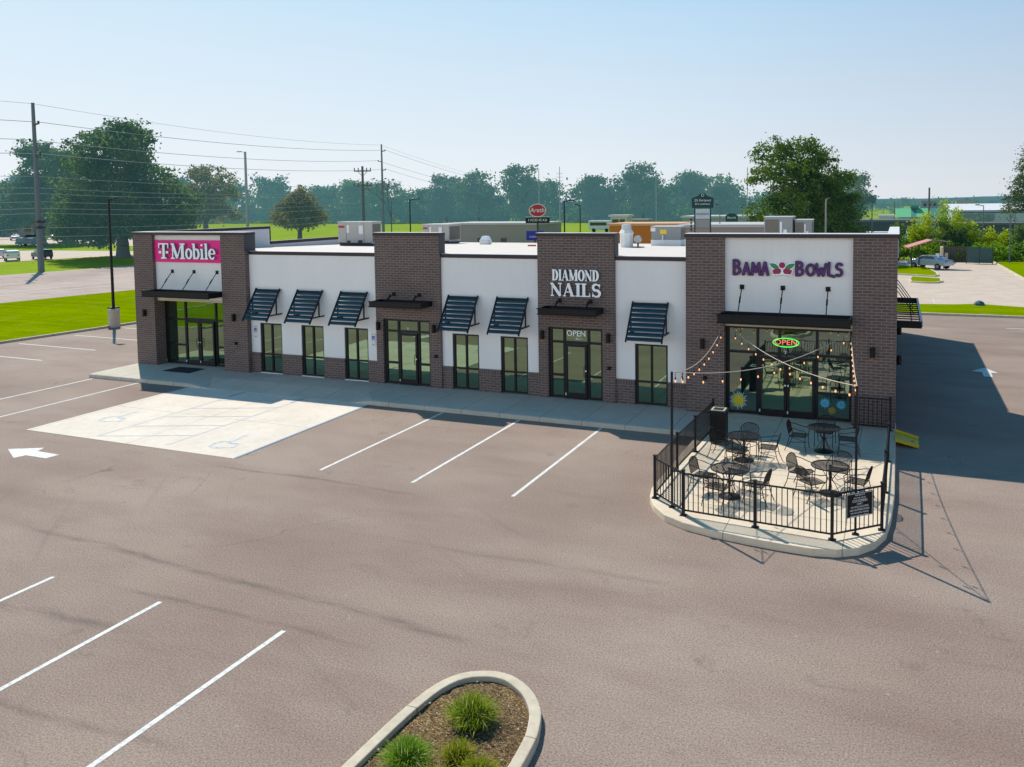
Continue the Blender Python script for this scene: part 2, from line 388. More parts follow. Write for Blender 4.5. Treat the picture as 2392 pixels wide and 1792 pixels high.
sl=bpy.data.lights.new('sun','SUN');sl.energy=5.0;sl.angle=R(.53);sl.color=(1.,.905,.79)
so=bpy.data.objects.new('sun',sl);C.objects.link(so);so.rotation_euler=sundir.to_track_quat('-Z','Y').to_euler();so.location=(-60,60,90)
w=bpy.data.worlds.new('World');SC.world=w;w.use_nodes=True;nt=w.node_tree
bg=nt.nodes['Background'];sky=nt.nodes.new('ShaderNodeTexSky');sky.sky_type='NISHITA';sky.sun_disc=False
sky.sun_elevation=ELEV;sky.sun_rotation=AZ;sky.altitude=60;sky.air_density=1.;sky.dust_density=1.6;sky.ozone_density=1.3
# the milky late-summer haze that whitens the sky towards the horizon
tc=N(nt,'ShaderNodeTexCoord');sx=N(nt,'ShaderNodeSeparateXYZ');L(nt,tc.outputs['Generated'],sx.inputs[0])
ux=math_(nt,'ADD',math_(nt,'MULTIPLY',sx.outputs[0],-.6),.3)
hor=ramp(nt,ux,[(.05,(6.2,6.6,7.2)),(.5,(8.3,8.8,9.2)),(.85,(8.9,9.3,9.6))])
top=ramp(nt,ux,[(.16,(2.9,5.1,7.6)),(.42,(4.3,6.8,9.1)),(.85,(6.2,8.2,9.8))])
low=mixc(nt,ramp(nt,sx.outputs[2],[(.01,0.),(.12,.42),(.27,1.)]),hor,top)
sth=math_(nt,'MAXIMUM',math_(nt,'MULTIPLY',sx.outputs[1],-1.),0.)  # southern sky brightened and warmed, added as fill for the shaded front wall
cmb=N(nt,'ShaderNodeCombineXYZ')
for k_,g_ in enumerate((1.6,1.25,.9)): L(nt,math_(nt,'ADD',1.,math_(nt,'MULTIPLY',sth,g_)),cmb.inputs[k_])
sc_=N(nt,'ShaderNodeVectorMath',operation='MULTIPLY');L(nt,low,sc_.inputs[0]);L(nt,cmb.outputs[0],sc_.inputs[1])
zen=mixc(nt,1.,sky.outputs[0],(.10,.76,1.1),'MULTIPLY')  # unseen upper sky tinted deep blue to turn ground shadows teal
hz=ramp(nt,sx.outputs[2],[(.26,1.),(.48,0.)])
mx=mixc(nt,hz,zen,sc_.outputs[0]);L(nt,mx,bg.inputs[0]);bg.inputs[1].default_value=.1
SC.view_settings.view_transform='Standard';SC.view_settings.look='None';SC.view_settings.exposure=0
SC.cycles.max_bounces=6;SC.cycles.diffuse_bounces=3;SC.cycles.glossy_bounces=4;SC.cycles.transparent_max_bounces=6
try: SC.cycles.use_denoising=True
except Exception: pass

# ------------------------------------------------------------------ ground
def sheet(name,poly,z,mat,kind='structure',label=None):
    mb=MB();n=len(poly);mb.add([(x,y,z) for x,y in poly],[tuple(range(n))])
    o=mb.build(name,mat);o['kind']=kind
    return o
def slab(name,poly,z0,z1,mat,bevel=0,kind='structure'):
    mb=MB();mb.prism(poly,z0,z1);o=mb.build(name,mat,bevel=bevel);o['kind']=kind;return o
sheet('ground',[(-3000,-400),(3000,-400),(3000,4000),(-3000,4000)],G-.06,M['field'])
kx=lambda y:-47.3+.09*(y-2)
sheet('parking_lot',[(kx(-90),-90),(90,-90),(90,30.7),(kx(30.7),30.7)],G,M['asphalt'])
rx0=lambda y:-67.+.155*(y-15.5)
rx1=lambda y:-97.+.145*(y-36)
sheet('road',[(rx1(-90),-90),(rx0(-90),-90),(rx0(150),150),(rx1(150),150)],G-.02,M['road'])
def kerbline(name,pts,w=.16,z1=G+.14,z0=G-.05,mat=None,closed=False):
    mb=MB();n=len(pts);P=[Vector((x,y)) for x,y in pts];L_=[];Rr=[]
    for i,p in enumerate(P):
        a=P[i-1] if (i>0 or closed) else None;b=P[(i+1)%n] if (i<n-1 or closed) else None
        d=((p-a).normalized() if a is not None else Vector((0,0)))+((b-p).normalized() if b is not None else Vector((0,0)))
        d.normalize();nn=Vector((-d.y,d.x));L_.append(p+nn*w/2);Rr.append(p-nn*w/2)
    vs=[];
    for a,b in zip(L_,Rr): vs+=[(a.x,a.y,z0),(a.x,a.y,z1),(b.x,b.y,z1),(b.x,b.y,z0)]
    fs=[]
    rng=range(n if closed else n-1)
    for i in rng:
        j=(i+1)%n
        for k in range(3): fs.append((4*i+k,4*j+k,4*j+k+1,4*i+k+1))
    if not closed: fs+=[(0,1,2,3),(4*n-1,4*n-2,4*n-3,4*n-4)]
    mb.add(vs,fs);o=mb.build(name,mat or M['kerb'],bevel=.02);o['kind']='structure';return o
# west lawn between the car park and the road
ys=[-90,-40,0,30,60,100,140]
slab('lawn',[(kx(-90)-.1,-90)]+[(kx(150)-.1,150)]+[(rx0(150)+.1,150)]+[(rx0(-90)+.1,-90)],G-.05,G+.11,M['lawn'])
slab('lawn',[(-48.2,-9.),(-41.8,-9.),(-40.4,-9.7),(-39.8,-11),(-39.6,-60),(-52,-60)],G-.05,G+.108,M['lawn'])
kerbline('kerb',[(-47.9,-8.9),(-41.8,-8.9),(-40.3,-9.6),(-39.7,-11),(-39.5,-60)],.17,G+.14)
kerbline('kerb',[(kx(y),y) for y in (-90,0,2,60,150)],.17,G+.14)
# painted lines on the road
def strip(mb,a,b,w,z):
    a=Vector(a);b=Vector(b);d=(b-a).normalized();n=Vector((-d.y,d.x))*w/2
    mb.add([(*(a-n),z),(*(b-n),z),(*(b+n),z),(*(a+n),z)],[(0,1,2,3)])
mb=MB()
for x_at,wd in ((-73.95,.22),(-77.1,.2),(-91.5,.14)):
    f=lambda y:x_at+.155*(y-20.2)
    strip(mb,(f(-80),-80),(f(145),145),wd,G-.012)
o=mb.build('road_lines',M['linefar']);o['kind']='structure'
mb=MB()
for x_at in (-82.4,-83.0,-86.6):
    f=lambda y:x_at+.155*(y-26)
    strip(mb,(f(-80),-80),(f(145),145),.14,G-.012)
o=mb.build('road_centre_lines',M['lineorange']);o['kind']='structure'
# lots beyond the road
sheet('far_lane',[(-175,30),(-122,50),(-116.6,72.),(-125.8,80.),(-147,78.3),(-190,60)],G-.03,M['lot'])
sheet('far_parking_lot',[(-290,80),(-184,95),(-152,99.5),(-138,92),(-134,96),(-150,108),(-180,165),(-290,190)],G-.034,M['lot'])
# parking stall lines (painted strips)
mb=MB();z=G+.004
for x in (-15.33,-12.24,-9.18): strip(mb,(x,-2.98),(x,-10.1),.1,z)
strip(mb,(-33.36,-3.05),(-33.36,-10.2),.1,z);strip(mb,(-30.6,-3.0),(-30.5,-10.2),.1,z)
for x in (-25.3,-22.2,-19.15,-16.1,-13.1,-10.1): strip(mb,(x,-17.88),(x,-24.5),.1,z)
for y in (-7,-3.5,-.6,2.5,5.78,9.02,12.2): strip(mb,(kx(y)+1.0,y+.06),(-39.9,y-.1),.1,z)
strip(mb,(5.9,25.83),(12,25.8),.12,z)
o=mb.build('parking_lines',M['line']);o['kind']='structure'
mb=MB();mb.add([(x,y,z+.002) for x,y in [(-26.15,-11.94),(-25.16,-11.42),(-25.0,-11.76),(-23.98,-11.78),(-24.04,-12.2),(-24.93,-12.2),(-25.04,-12.52)]][::-1],[tuple(range(7))])
o=mb.build('painted_arrow',M['line']);o['kind']='structure'
mb=MB();mb.add([(x,y,z+.002) for x,y in [(3.05,11.6),(3.46,11.5),(3.46,10.5),(3.80,10.5),(3.83,11.5),(4.1,11.47),(3.66,12.57)]],[tuple(range(7))])
o=mb.build('painted_arrow',M['line']);o['kind']='structure'
# concrete accessible bay with faint blue marks
sheet('concrete_pad',[(-27.85,-10.12),(-18.5,-10.15),(-18.6,-2.72),(-27.85,-2.72)],G+.006,M['padc'])
mb=MB();z=G+.012
for x in (-24.75,-21.65): strip(mb,(x,-2.95),(x,-9.8),.08,z)
for k in range(5):
    y=-3.2-k*1.35; strip(mb,(-24.7,y-1.2),(-21.7,y),.07,z)
def wheelchair(mb,cx,cy,s,z):
    pts=[(.0,.0),(-.22,-.12),(-.3,-.35),(-.18,-.6),(.1,-.66),(.35,-.5)]
    for a,b in zip(pts[:-1],pts[1:]): strip(mb,(cx+a[0]*s,cy+a[1]*s),(cx+b[0]*s,cy+b[1]*s),.11*s,z)
    pts=[(-.02,.42),(.04,-.12),(.36,-.14),(.5,-.5)]
    for a,b in zip(pts[:-1],pts[1:]): strip(mb,(cx+a[0]*s,cy+a[1]*s),(cx+b[0]*s,cy+b[1]*s),.12*s,z+.001)
    mb.add([(cx+(-.02+.1*math.cos(t))*s,cy+(.6+.1*math.sin(t))*s,z) for t in [i*.7854 for i in range(8)]],[tuple(range(8))])
wheelchair(mb,-20.0,-8.7,1.15,z);wheelchair(mb,-26.3,-7.6,1.15,z)
o=mb.build('accessible_bay_marks',M['bluepaint']);o['kind']='structure'
mb=MB();strip(mb,(-18.62,-2.75),(-18.52,-10.1),.09,z+.001);strip(mb,(-27.8,-2.75),(-27.8,-4.2),.09,z+.001)
for x in (-24.75,-21.65): strip(mb,(x,-2.74),(x-.05,-3.7),.1,z+.001)
o=mb.build('accessible_bay_edge_marks',M['bluedark']);o['kind']='structure'

# raised walk with a dropped kerb at the accessible bay
xs=[-33.75,-33.5,-30,-27.8,-26.6,-24,-22,-19.6,-18.5,-15,-12,-9,-6.35,-5.85]
def drop(x):
    if x<=-27.8 or x>=-18.5: return 0.
    if x<-26.6: return (x+27.8)/1.2
    if x>-19.6: return (-18.5-x)/1.1
    return 1.
mb=MB();cols=[]
for x in xs:
    d=drop(x)*.142
    x0=x
    ring=[(x0,.5,0),(x0,-1.55,0),(x0,-2.87,-d),(x0,-2.92,-d-.02),(x0,-2.93,G-.03)]
    cols.append([len(mb.v)+i for i in range(5)]);mb.v+=ring
for a,b in zip(cols[:-1],cols[1:]):
    for i in range(4): mb.f.append((a[i],a[i+1],b[i+1],b[i]));mb.m.append(0)
mb.f.append(tuple(cols[0][i] for i in (0,1,2,3,4)));mb.m.append(0)
o=mb.build('sidewalk',M['walk']);o['kind']='structure'
po=[(-5.85,.5),(-5.85,-8.6),(-5.72,-9.25),(-5.45,-9.85),(-5.05,-10.35),(-4.5,-10.68),(-3.8,-10.88),(-3.0,-11.02),(-2.24,-11.1),(-1.6,-11.12),(-1.1,-11.0),(-.68,-10.72),(-.36,-10.25),(-.15,-9.6),(-.05,-8.6),(0.02,-6.8),(.02,-.36),(.02,.5)]
slab('patio_slab',po,G-.04,.0015,M['patio'],bevel=.02)

# ------------------------------------------------------------------ the strip building
B=thing('strip_mall_building','single-storey brick and stucco shop building with four stepped brick towers','building',(-16.8,0,0))
HI,LO,BB=6.35,5.5,.92
def wallseg(name,x0,x1,y0,y1,z0,z1,ops,mat,bev=0,split=False):
    """wall with rectangular openings (x0,x1,z0,z1), butted boxes"""
    mb=MB();zs=sorted(set([z0,z1]+[q for o_ in ops for q in o_[2:4] if z0<q<z1]))
    for za,zb in zip(zs[:-1],zs[1:]):
        cuts=sorted((o_[0],o_[1]) for o_ in ops if o_[2]<=za+1e-6 and o_[3]>=zb-1e-6)
        x=x0
        for a,b in cuts+[(x1,x1)]:
            if a>x:
                if split: q_=MB();q_.box(x,a,y0,y1,za,zb);q_.build(name,mat,B)
                else: mb.box(x,a,y0,y1,za,zb)
            x=b
    return None if split else mb.build(name,mat,B)
W1=[(-26.4,-25.18),(-24.11,-22.91),(-21.82,-20.61)];W2=[(-16.54,-15.34),(-14.38,-13.2)];W3=[(-8.88,-7.64)]
WH=2.27
for (xa,xb,ws) in ((-26.9,-20.12,W1),(-17.0,-12.71,W2),(-9.61,-6.89,W3)):
    ops=[(a,b,0,WH) for a,b in ws]
    wallseg('stucco_wall',xa,xb,0,.3,BB,LO-.16,ops,M['stucco'])
    wallseg('brick_base',xa,xb,-.03,.3,0,BB-.2,ops,M['brick'],split=True)
    wallseg('brick_sill_course',xa,xb,-.045,.3,BB-.2,BB,ops,M['soldier'],split=True)
# tower 1
wallseg('brick_pier',-33.74,-32.51,-.25,.36,0,HI-.14,[],M['brick'])
wallseg('brick_pier',-28.31,-26.9,-.25,.36,0,HI-.14,[],M['brick'])
wallseg('stucco_panel',-32.51,-28.31,-.07,.3,3.2,HI-.14,[],M['stucco'])
wallseg('soffit_band',-32.51,-28.31,-.06,.3,3.08,3.2,[],M['soffit'])
# towers 2 and 3
wallseg('brick_tower',-20.12,-17.0,-.1,.26,0,HI-.14,[(-19.79,-17.54,0,2.75)],M['brick'])
wallseg('brick_tower',-12.71,-9.61,-.1,.26,0,HI-.14,[(-12.31,-10.11,0,2.75)],M['brick'])
# tower 4
wallseg('brick_pier',-6.89,-5.54,-.36,.3,0,HI-.14,[],M['brick'])
wallseg('brick_pier',-1.34,0,-.36,.3,0,HI-.14,[],M['brick'])
wallseg('stucco_panel',-5.54,-1.34,-.2,.3,3.25,HI-.14,[],M['stucco'])
wallseg('soffit_band',-5.54,-1.34,-.19,.3,3.12,3.25,[],M['soffit'])
# side, rear walls
mb=MB();mb.box(-33.74,-33.44,.36,8.9,0,HI-.14);mb.box(-33.74,-33.44,8.9,22.6,0,LO-.16);mb.box(-.3,0,.3,7.2,0,HI-.14);mb.box(-.3,0,7.2,22.6,0,LO-.55);mb.box(-33.44,-.3,22.3,22.6,0,4.72)
mb.build('brick_side_wall',M['brick'],B)
mb=MB()
mb.box(-33.44,-33.42,.37,8.88,4.8,HI-.15);mb.box(-33.44,-33.42,8.88,22.2,4.6,LO-.2)
mb.build('parapet_inner_face',M['roofin'],B)
# roof sheet falling gently to the rear
mb=MB();mb.add([(-33.42,.3,5.36),(-.3,.3,5.36),(-.3,22.5,4.8),(-33.42,22.5,4.8)],[(0,1,2,3)])
mb.build('roof',M['roofw'],B)
# copings
def coping(x0,x1,y0,y1,z,t=.14,ov=.04):
    mb=MB();mb.box(x0-ov,x1+ov,y0-ov,y1+ov,z-t,z-.012);mb.mat(1).box(x0-ov-.005,x1+ov+.005,y0-ov-.005,y1+ov+.005,z-.012,z);mb.build('coping',[M['coping'],M['roofin']],B)
coping(-33.74,-26.9,-.25,.36,HI);coping(-20.12,-17.,-.1,.26,HI);coping(-12.71,-9.61,-.1,.26,HI);coping(-6.89,0,-.36,.3,HI)
for xa,xb in ((-26.86,-20.16),(-16.96,-12.75),(-9.57,-6.93)): coping(xa+.04,xb-.04,0,.3,LO,.16)
mb=MB();mb.box(-33.78,-33.40,.42,8.94,HI-.14,HI);mb.box(-33.78,-33.40,8.90,8.96,LO,HI-.14);mb.box(-33.78,-33.40,8.98,22.64,LO-.16,LO-.02);mb.box(-.30,.04,.36,7.24,HI-.14,HI-.014);mb.box(-.34,.04,7.26,22.64,LO-.55,LO-.41);mb.box(-33.4,-.34,22.26,22.64,4.72,4.8)
# returns of the screen walls facing right (dark cladding down to the low coping)
for x,y0,y1 in ((-26.9,.0,.42),(-17.,.31,.36),(-9.61,.31,.36)):
    pass
mb.build('coping',M['coping'],B)
mb=MB();mb.box(-.31,.045,.36,7.25,HI-.012,HI-.001);mb.build('coping_top',M['roofin'],B)
for x,yb in ((-26.895,.40),(-16.995,.30),(-9.605,.30)):
    mb=MB();mb.box(x-.02,x+.022,-.13 if x>-20 else -.28,yb,LO,HI-.145);mb.build('tower_side_cladding',M['copingside'],B)
# brackets for the vent stack dots on the left of tower 4 (small conduit clips)
mb=MB()
for k in range(4): mb.box(-6.93,-6.87,.5,.6,HI+.08+k*.12,HI+.13+k*.12)
mb.cyl((-6.9,.55,HI-.1),(-6.9,.55,HI+.5),.012)
mb.build('lightning_rod',M['black'],B)

def panes_frame(name,x0,x1,y,z0,z1,vm,hm,fw=.06,mat='glass',sill=False):
    """aluminium frame with mullions vm (x) and per-bay transoms hm {bay:[z]}; panes are its children"""
    mb=MB();d0,d1=y-.05,y+.06
    mb.box(x0,x1,d0,d1,z1-fw,z1);mb.box(x0,x1,d0,d1,z0,z0+fw)
    xsr=[x0]+list(vm)+[x1]
    for i,x in enumerate(xsr):
        hw=fw/2
        a,b=(x,x+fw*1.4) if i==0 else ((x-fw,x) if i==len(xsr)-1 else (x-hw,x+hw))
        mb.box(a,b,d0-.003,d1,z0+.001,z1-.001)
    for i in range(len(xsr)-1):
        for h in hm.get(i,[]): mb.box(xsr[i],xsr[i+1],d0+.004,d1,h-fw/2,h+fw/2)
    fr=mb.build(name,M['blackp'],B)
    for i in range(len(xsr)-1):
        hs=[z0]+sorted(hm.get(i,[]))+[z1]
        for a,b in zip(hs[:-1],hs[1:]):
            p=MB();tl=(RNG.random()-.5)*.006
            xa,xb=xsr[i]+.02,xsr[i+1]-.02
            p.add([(xa,y+tl,a+.02),(xb,y-tl,a+.02),(xb,y-tl*1.5,b-.02),(xa,y+tl*.5,b-.02)],[(0,1,2,3)])
            p.build('pane',M[mat],fr)
    return fr
# behind every opening: dark room box so nothing shines through
mb=MB()
for a,b in W1+W2+W3: mb.box(a-.1,b+.1,.31,.36,0,WH+.1)
mb.box(-32.5,-28.32,.56,.6,0,3.2);mb.box(-19.85,-17.45,.27,.3,0,2.9);mb.box(-12.4,-10.,.27,.3,0,2.9);mb.box(-5.5,-1.36,.31,.36,0,3.3)
mb.build('interior_wall',M['black'],B)
for a,b in W1+W2+W3:
    mid=(a+b)/2
    panes_frame('window',a,b,.10,.04,WH,[mid],{0:[.86],1:[.86]},.07)
for a,b in W1[1:]+W1[:1]:
    m_=MB();m_.box(a,b,-.06,.05,.005,.035);m_.build('window_sill',M['white'],B)
def door(x0,x1,y,z1,handle_x,double=False,y0=-.0):
    mb=MB();fw=.085
    mb.box(x0,x0+fw,y-.07,y+.03,.02,z1);mb.box(x1-fw,x1,y-.07,y+.03,.02,z1);mb.box(x0+fw,x1-fw,y-.068,y+.03,z1-.1,z1-.002);mb.box(x0+fw,x1-fw,y-.068,y+.03,.022,.26)
    d=mb.build('door',M['blackp'],B)
    p=MB();p.add([(x0+fw-.01,y-.02,.25),(x1-fw+.01,y-.02,.25),(x1-fw+.01,y-.022,z1-.09),(x0+fw-.01,y-.022,z1-.09)],[(0,1,2,3)]);p.build('pane',M['glass'],d)
    h=MB();hx=handle_x;h.tube([(hx,y-.07,.9),(hx,y-.15,.92),(hx,y-.15,1.28),(hx,y-.07,1.3)],.012);h.build('handle',M['black'],d)
    k=MB();k.lathe([(.035,0),(.035,.02)],(0,0,0),10);k.v=[(x_+ (x1-fw/2 if handle_x>(x0+x1)/2 else x0+fw/2),y-.072-z_,1.12+y_) for x_,y_,z_ in k.v];k.build('lock',M['labelwhite'],d)
    g=MB();cx=x0+.03;g.cyl((cx,y-.09,.15),(cx,y-.09,.24),.022,n=8);g.build('pivot',M['labelwhite'],d)
# storefront of tower 1 (double door)
panes_frame('storefront',-32.51,-28.31,.42,.03,3.1,[-31.24,-29.36],{0:[.93,2.16],1:[2.2],2:[.93,2.18]},.09)
door(-31.18,-30.33,.36,2.13,-30.42);door(-30.31,-29.42,.36,2.13,-30.22)
panes_frame('storefront',-19.79,-17.54,.06,.03,2.75,[-19.10,-18.13],{0:[.9,2.24],1:[2.24],2:[.9,2.24]},.09)
door(-19.05,-18.18,.02,2.17,-18.27)
panes_frame('storefront',-12.31,-10.11,.06,.03,2.75,[-11.68,-10.7],{0:[.9,2.18],1:[2.18],2:[.9,2.18]},.09)
door(-11.63,-10.75,.02,2.12,-10.84)
panes_frame('storefront',-5.54,-1.34,.02,.03,3.12,[-4.44,-3.70,-2.47],{0:[2.2],1:[2.2],2:[2.2],3:[.92,2.2]},.09,'glassdark')
door(-4.38,-3.46,-.03,2.1,-3.54);door(-3.44,-2.53,-.03,2.1,-3.36)
# downspout & small dark plates on the right end wall

# ------------------------------------------------------------------ lettering
def stroke(mb,pts,w,y,dep,close=False,round_=True):
    """flat ribbon in the x-z plane at depth y (front) following pts, extruded back by dep"""
    P=[Vector(p) for p in pts];n=len(P);ws=w if isinstance(w,(list,tuple)) else [w]*n
    Lf=[];Rt=[]
    for i,p in enumerate(P):
        a=P[i-1] if i>0 else (P[-1] if close else None);b=P[i+1] if i<n-1 else (P[0] if close else None)
        d=((p-a).normalized() if a is not None and (p-a).length>1e-6 else Vector((0,0)))+((b-p).normalized() if b is not None and (b-p).length>1e-6 else Vector((0,0)))
        if d.length<1e-6:d=Vector((1,0))
        d.normalize();q=Vector((-d.y,d.x))*ws[i]/2;Lf.append(p+q);Rt.append(p-q)
    rng=range(n if close else n-1)
    for i in rng:
        j=(i+1)%n
        mb.wallpoly([tuple(Lf[i]),tuple(Rt[i]),tuple(Rt[j]),tuple(Lf[j])],y,y+dep)
    if round_ and not close:
        for i in (0,n-1):
            r=ws[i]/2;mb.wallpoly([(P[i].x+r*math.cos(t),P[i].y+r*math.sin(t)) for t in [k*math.pi/4 for k in range(8)]],y-.0006*(i+1),y+dep)
def arc(cx,cy,rx,ry,a0,a1,n=14): return [(cx+rx*math.cos(R(a0+(a1-a0)*i/n)),cy+ry*math.sin(R(a0+(a1-a0)*i/n))) for i in range(n+1)]
def glyph(ch):
    """bold slab-serif glyph in an em 1 high: list of (points,width(s)); width of glyph"""
    t=.2;s=.075
    def stem(x,w=t,z0=0,z1=1,sl=.09,sr=.09,top=True,bot=True):
        g=[([(x+w/2,z0),(x+w/2,z1)],w)]
        if bot:g.append(([(x-sl,z0+s/2),(x+w+sr,z0+s/2)],s))
        if top:g.append(([(x-sl,z1-s/2),(x+w+sr,z1-s/2)],s))
        return g
    if ch=='I': return stem(.09),.38
    if ch=='L': return stem(.09)+[([(.2,.04),(.62,.04)],.08),([(.6,.0),(.6,.32)],[.1,.03])],.7
    if ch=='D': return stem(.09,sr=.0)+[([(.2,.965)]+arc(.32,.5,.34,.465,90,-90)+[(.2,.035)],[.07]+[.07+.15*math.sin(math.pi*i/14) for i in range(15)]+[.07])],.8
    if ch=='O': return [(arc(.4,.5,.3,.465,0,360,26)[:-1],[.08+.14*abs(math.cos(2*math.pi*i/26)) for i in range(26)],True)],.82
    if ch=='N': return stem(.1,.07,top=False)+stem(.68,.07,bot=False,sl=.12)+[([(.1,.96),(.72,.03)],.2),([(0,.9625),(.2,.9625)],s)],.86
    if ch=='M': return stem(.1,.08,sl=.1,sr=.1,top=False)+stem(.78,t)+[([(.15,.96),(.47,.05)],.19),([(.47,.05),(.82,.96)],.08),([(0,.9625),(.2,.9625)],s)],1.08
    if ch=='A': return [([(.12,.04),(.4,.98)],.07),([(.4,.98),(.68,.04)],.19),([(.24,.33),(.6,.33)],.07),([(.02,s/2),(.24,s/2)],s),([(.54,s/2),(.86,s/2)],s)],.88
    if ch=='S': return [(arc(.33,.73,.22,.225,20,270,12)+arc(.33,.275,.24,.235,90,-160,12)[0:],[.07]+[.11]*4+[.17]*5+[.19]*7+[.17]*4+[.11]*4+[.07]),([(.56,.66),(.56,.98)],[.03,.09]),([(.08,.36),(.08,.02)],[.03,.09])],.66
    if ch=='T': return [([(.35,0),(.35,1)],.17),([(.16,.035),(.54,.035)],.07),([(.02,.965),(.68,.965)],.07),([(.04,.97),(.04,.68)],[.09,.05]),([(.66,.97),(.66,.68)],[.09,.05]),([(.02,.42),(.2,.42)],.13),([(.5,.42),(.68,.42)],.13)],.72
    if ch=='o': return [(arc(.27,.34,.19,.30,0,360,22)[:-1],[.075+.09*abs(math.cos(2*math.pi*i/22)) for i in range(22)],True)],.54
    if ch=='b': return [([(.13,0),(.13,1)],.16),([(.0,.965),(.12,.965)],.07),(arc(.28,.34,.19,.30,120,-120,16),[.07]+[.09]*3+[.15]*9+[.09]*3+[.07])],.56
    if ch=='i': return [([(.15,0),(.15,.66)],.16),([(.02,.035),(.29,.035)],.07),([(.02,.63),(.1,.63)],.07),([(.15,.84),(.15,.96)],.16)],.31
    if ch=='l': return [([(.15,0),(.15,1)],.16),([(.02,.035),(.29,.035)],.07),([(.02,.965),(.1,.965)],.07)],.31
    if ch=='e': return [(arc(.27,.34,.19,.30,0,325,20),[.16]+[.12]*3+[.07]*3+[.12]*2+[.16]*4+[.12]*3+[.09]*4+[.05]),([(.1,.36),(.45,.36)],.07)],.53
    return [],.3
def serif(mb,text,x0,z0,h,width,y,dep,gap=.05):
    gs=[glyph(c) for c in text];tot=sum(g[1] for g in gs)+gap*(len(gs)-1)
    k=width/tot;x=x0;nn=0
    for st,wd in gs:
        for q in st:
            pts,w=q[0],q[1];cl=len(q)>2
            P=[(x+a*k,z0+b*h) for a,b in pts]
            a_=(k+h)/2
            W=[u*a_*1.08 for u in w] if isinstance(w,(list,tuple)) else w*a_*1.08
            stroke(mb,P,W,y-.0009*(nn%4),dep,cl,False);nn+=1
        x+=(wd+gap)*k
def fronts(mb,y,mfront=0,mside=1,dep=.05):
    """faces pointing at -y take the face material, the rest the return material"""
    for i,f in enumerate(mb.f):
        ys=[mb.v[k][1] for k in f]
        mb.m[i]=mfront if (max(ys)-min(ys)<1e-4 and max(ys)<y+dep*.6) else mside
def text_mesh(txt,size,align='CENTER',extrude=0.002):
    cu=bpy.data.curves.new('text','FONT');cu.body=txt;cu.size=size;cu.align_x=align;cu.align_y='CENTER';cu.extrude=extrude;cu.resolution_u=3
    o=bpy.data.objects.new('text',cu);C.objects.link(o)
    me=bpy.data.meshes.new_from_object(o.evaluated_get(bpy.context.evaluated_depsgraph_get()))
    bpy.data.objects.remove(o);return me
def textobj(name,txt,size,loc,mat,parent,rz=0,sx=1.,bold=0,shear=0):
    me=text_mesh(txt,size);me.materials.clear();me.materials.append(mat)
    base=world_loc(parent) if parent else Vector((0,0,0))
    m=Matrix.Rotation(rz,4,'Z')@Matrix.Rotation(R(90),4,'X')@Matrix(((sx,shear,0,0),(0,1,0,0),(0,0,1,0),(0,0,0,1)))
    me.transform(m);o=bpy.data.objects.new(name,me);C.objects.link(o);o.parent=parent;o.location=Vector(loc)-base
    return o
# magenta sign
s=thing('shop_sign','magenta sign panel with white raised serif letters T Mobile','sign',(-30.27,-.1,4.93))
mb=MB();mb.box(-32.47,-28.34,-.14,-.071,4.93,5.97);mb.build('sign_panel',M['magenta'],s)
mb=MB();serif(mb,'T',-32.1,5.1,.72,.66,-.26,.12);fronts(mb,-.26);mb.build('letter_mark',[M['letter'],M['letterside']],s)
mb=MB();serif(mb,'Mobile',-31.32,5.1,.72,2.72,-.26,.12,gap=.0);fronts(mb,-.26);mb.build('lettering',[M['letter'],M['letterside']],s)
# nail shop sign
s=thing('shop_sign','white raised serif letters DIAMOND NAILS on the dark brick tower','sign',(-11.13,-.1,3.9))
def offset(mb,x): pass
mb=MB();serif(mb,'DIAMOND',-12.07,4.55,.42,1.88,-.21,.11,gap=.02);fronts(mb,-.21);mb.build('lettering',[M['letter'],M['letterside']],s)
mb=MB();serif(mb,'NAILS',-12.14,3.96,.50,2.03,-.21,.11,gap=.03);fronts(mb,-.21);mb.build('lettering',[M['letter'],M['letterside']],s)
# purple hand-lettered sign
s=thing('shop_sign','purple hand lettered sign BAMA BOWLS with a fruit bowl emblem','sign',(-3.5,-.21,4.88))
BG={'B':[[(0,0),(0,1)],[(0,1)]+arc(.2,.77,.28,.22,80,-90,8)+[(.05,.53)],[(.05,.53)]+arc(.2,.27,.36,.26,80,-90,9)+[(0,.0)]],
'A':[[(0,0),(.28,.98)],[(.28,.98),(.55,0)],[(.1,.36),(.46,.36)]],
'M':[[(0,0),(.06,.98)],[(.06,.98),(.34,.25)],[(.34,.25),(.62,.98)],[(.62,.98),(.72,0)]],
'O':[arc(.33,.48,.33,.46,90,450,20)],
'W':[[(0,1),(.2,.02)],[(.2,.02),(.42,.62)],[(.42,.62),(.6,.02)],[(.6,.02),(.82,1)]],
'L':[[(.05,1),(.0,.05)],[(0,.05),(.5,-.06)]],
'S':[arc(.3,.74,.24,.22,40,260,9)+arc(.26,.27,.26,.25,80,-130,9)]}
def hand(txt,xs_,z0,hs,wd):
    for c,x,h in zip(txt,xs_,hs):
        m1=MB();n_=0
        for st in BG[c]:
            P=[(x+a*wd,z0+b*h) for a,b in st];stroke(m1,P,.098,-.285-.001*n_,.075);n_+=1
        o_=m1.build('letter_return',M['purple2'],s)
        m1=MB();n_=0
        for st in BG[c]:
            P=[(x+.008+a*wd,z0+b*h) for a,b in st];stroke(m1,P,.046,-.296-.001*n_,.008);n_+=1
        m1.build('letter_face',M['purple'],s)
hand('BAMA',[-5.22,-4.9,-4.6,-4.27],4.94,[.48,.40,.40,.42],.36)
hand('BOWLS',[-3.13,-2.80,-2.49,-2.11,-1.88],4.95,[.44,.38,.38,.42,.42],.36)
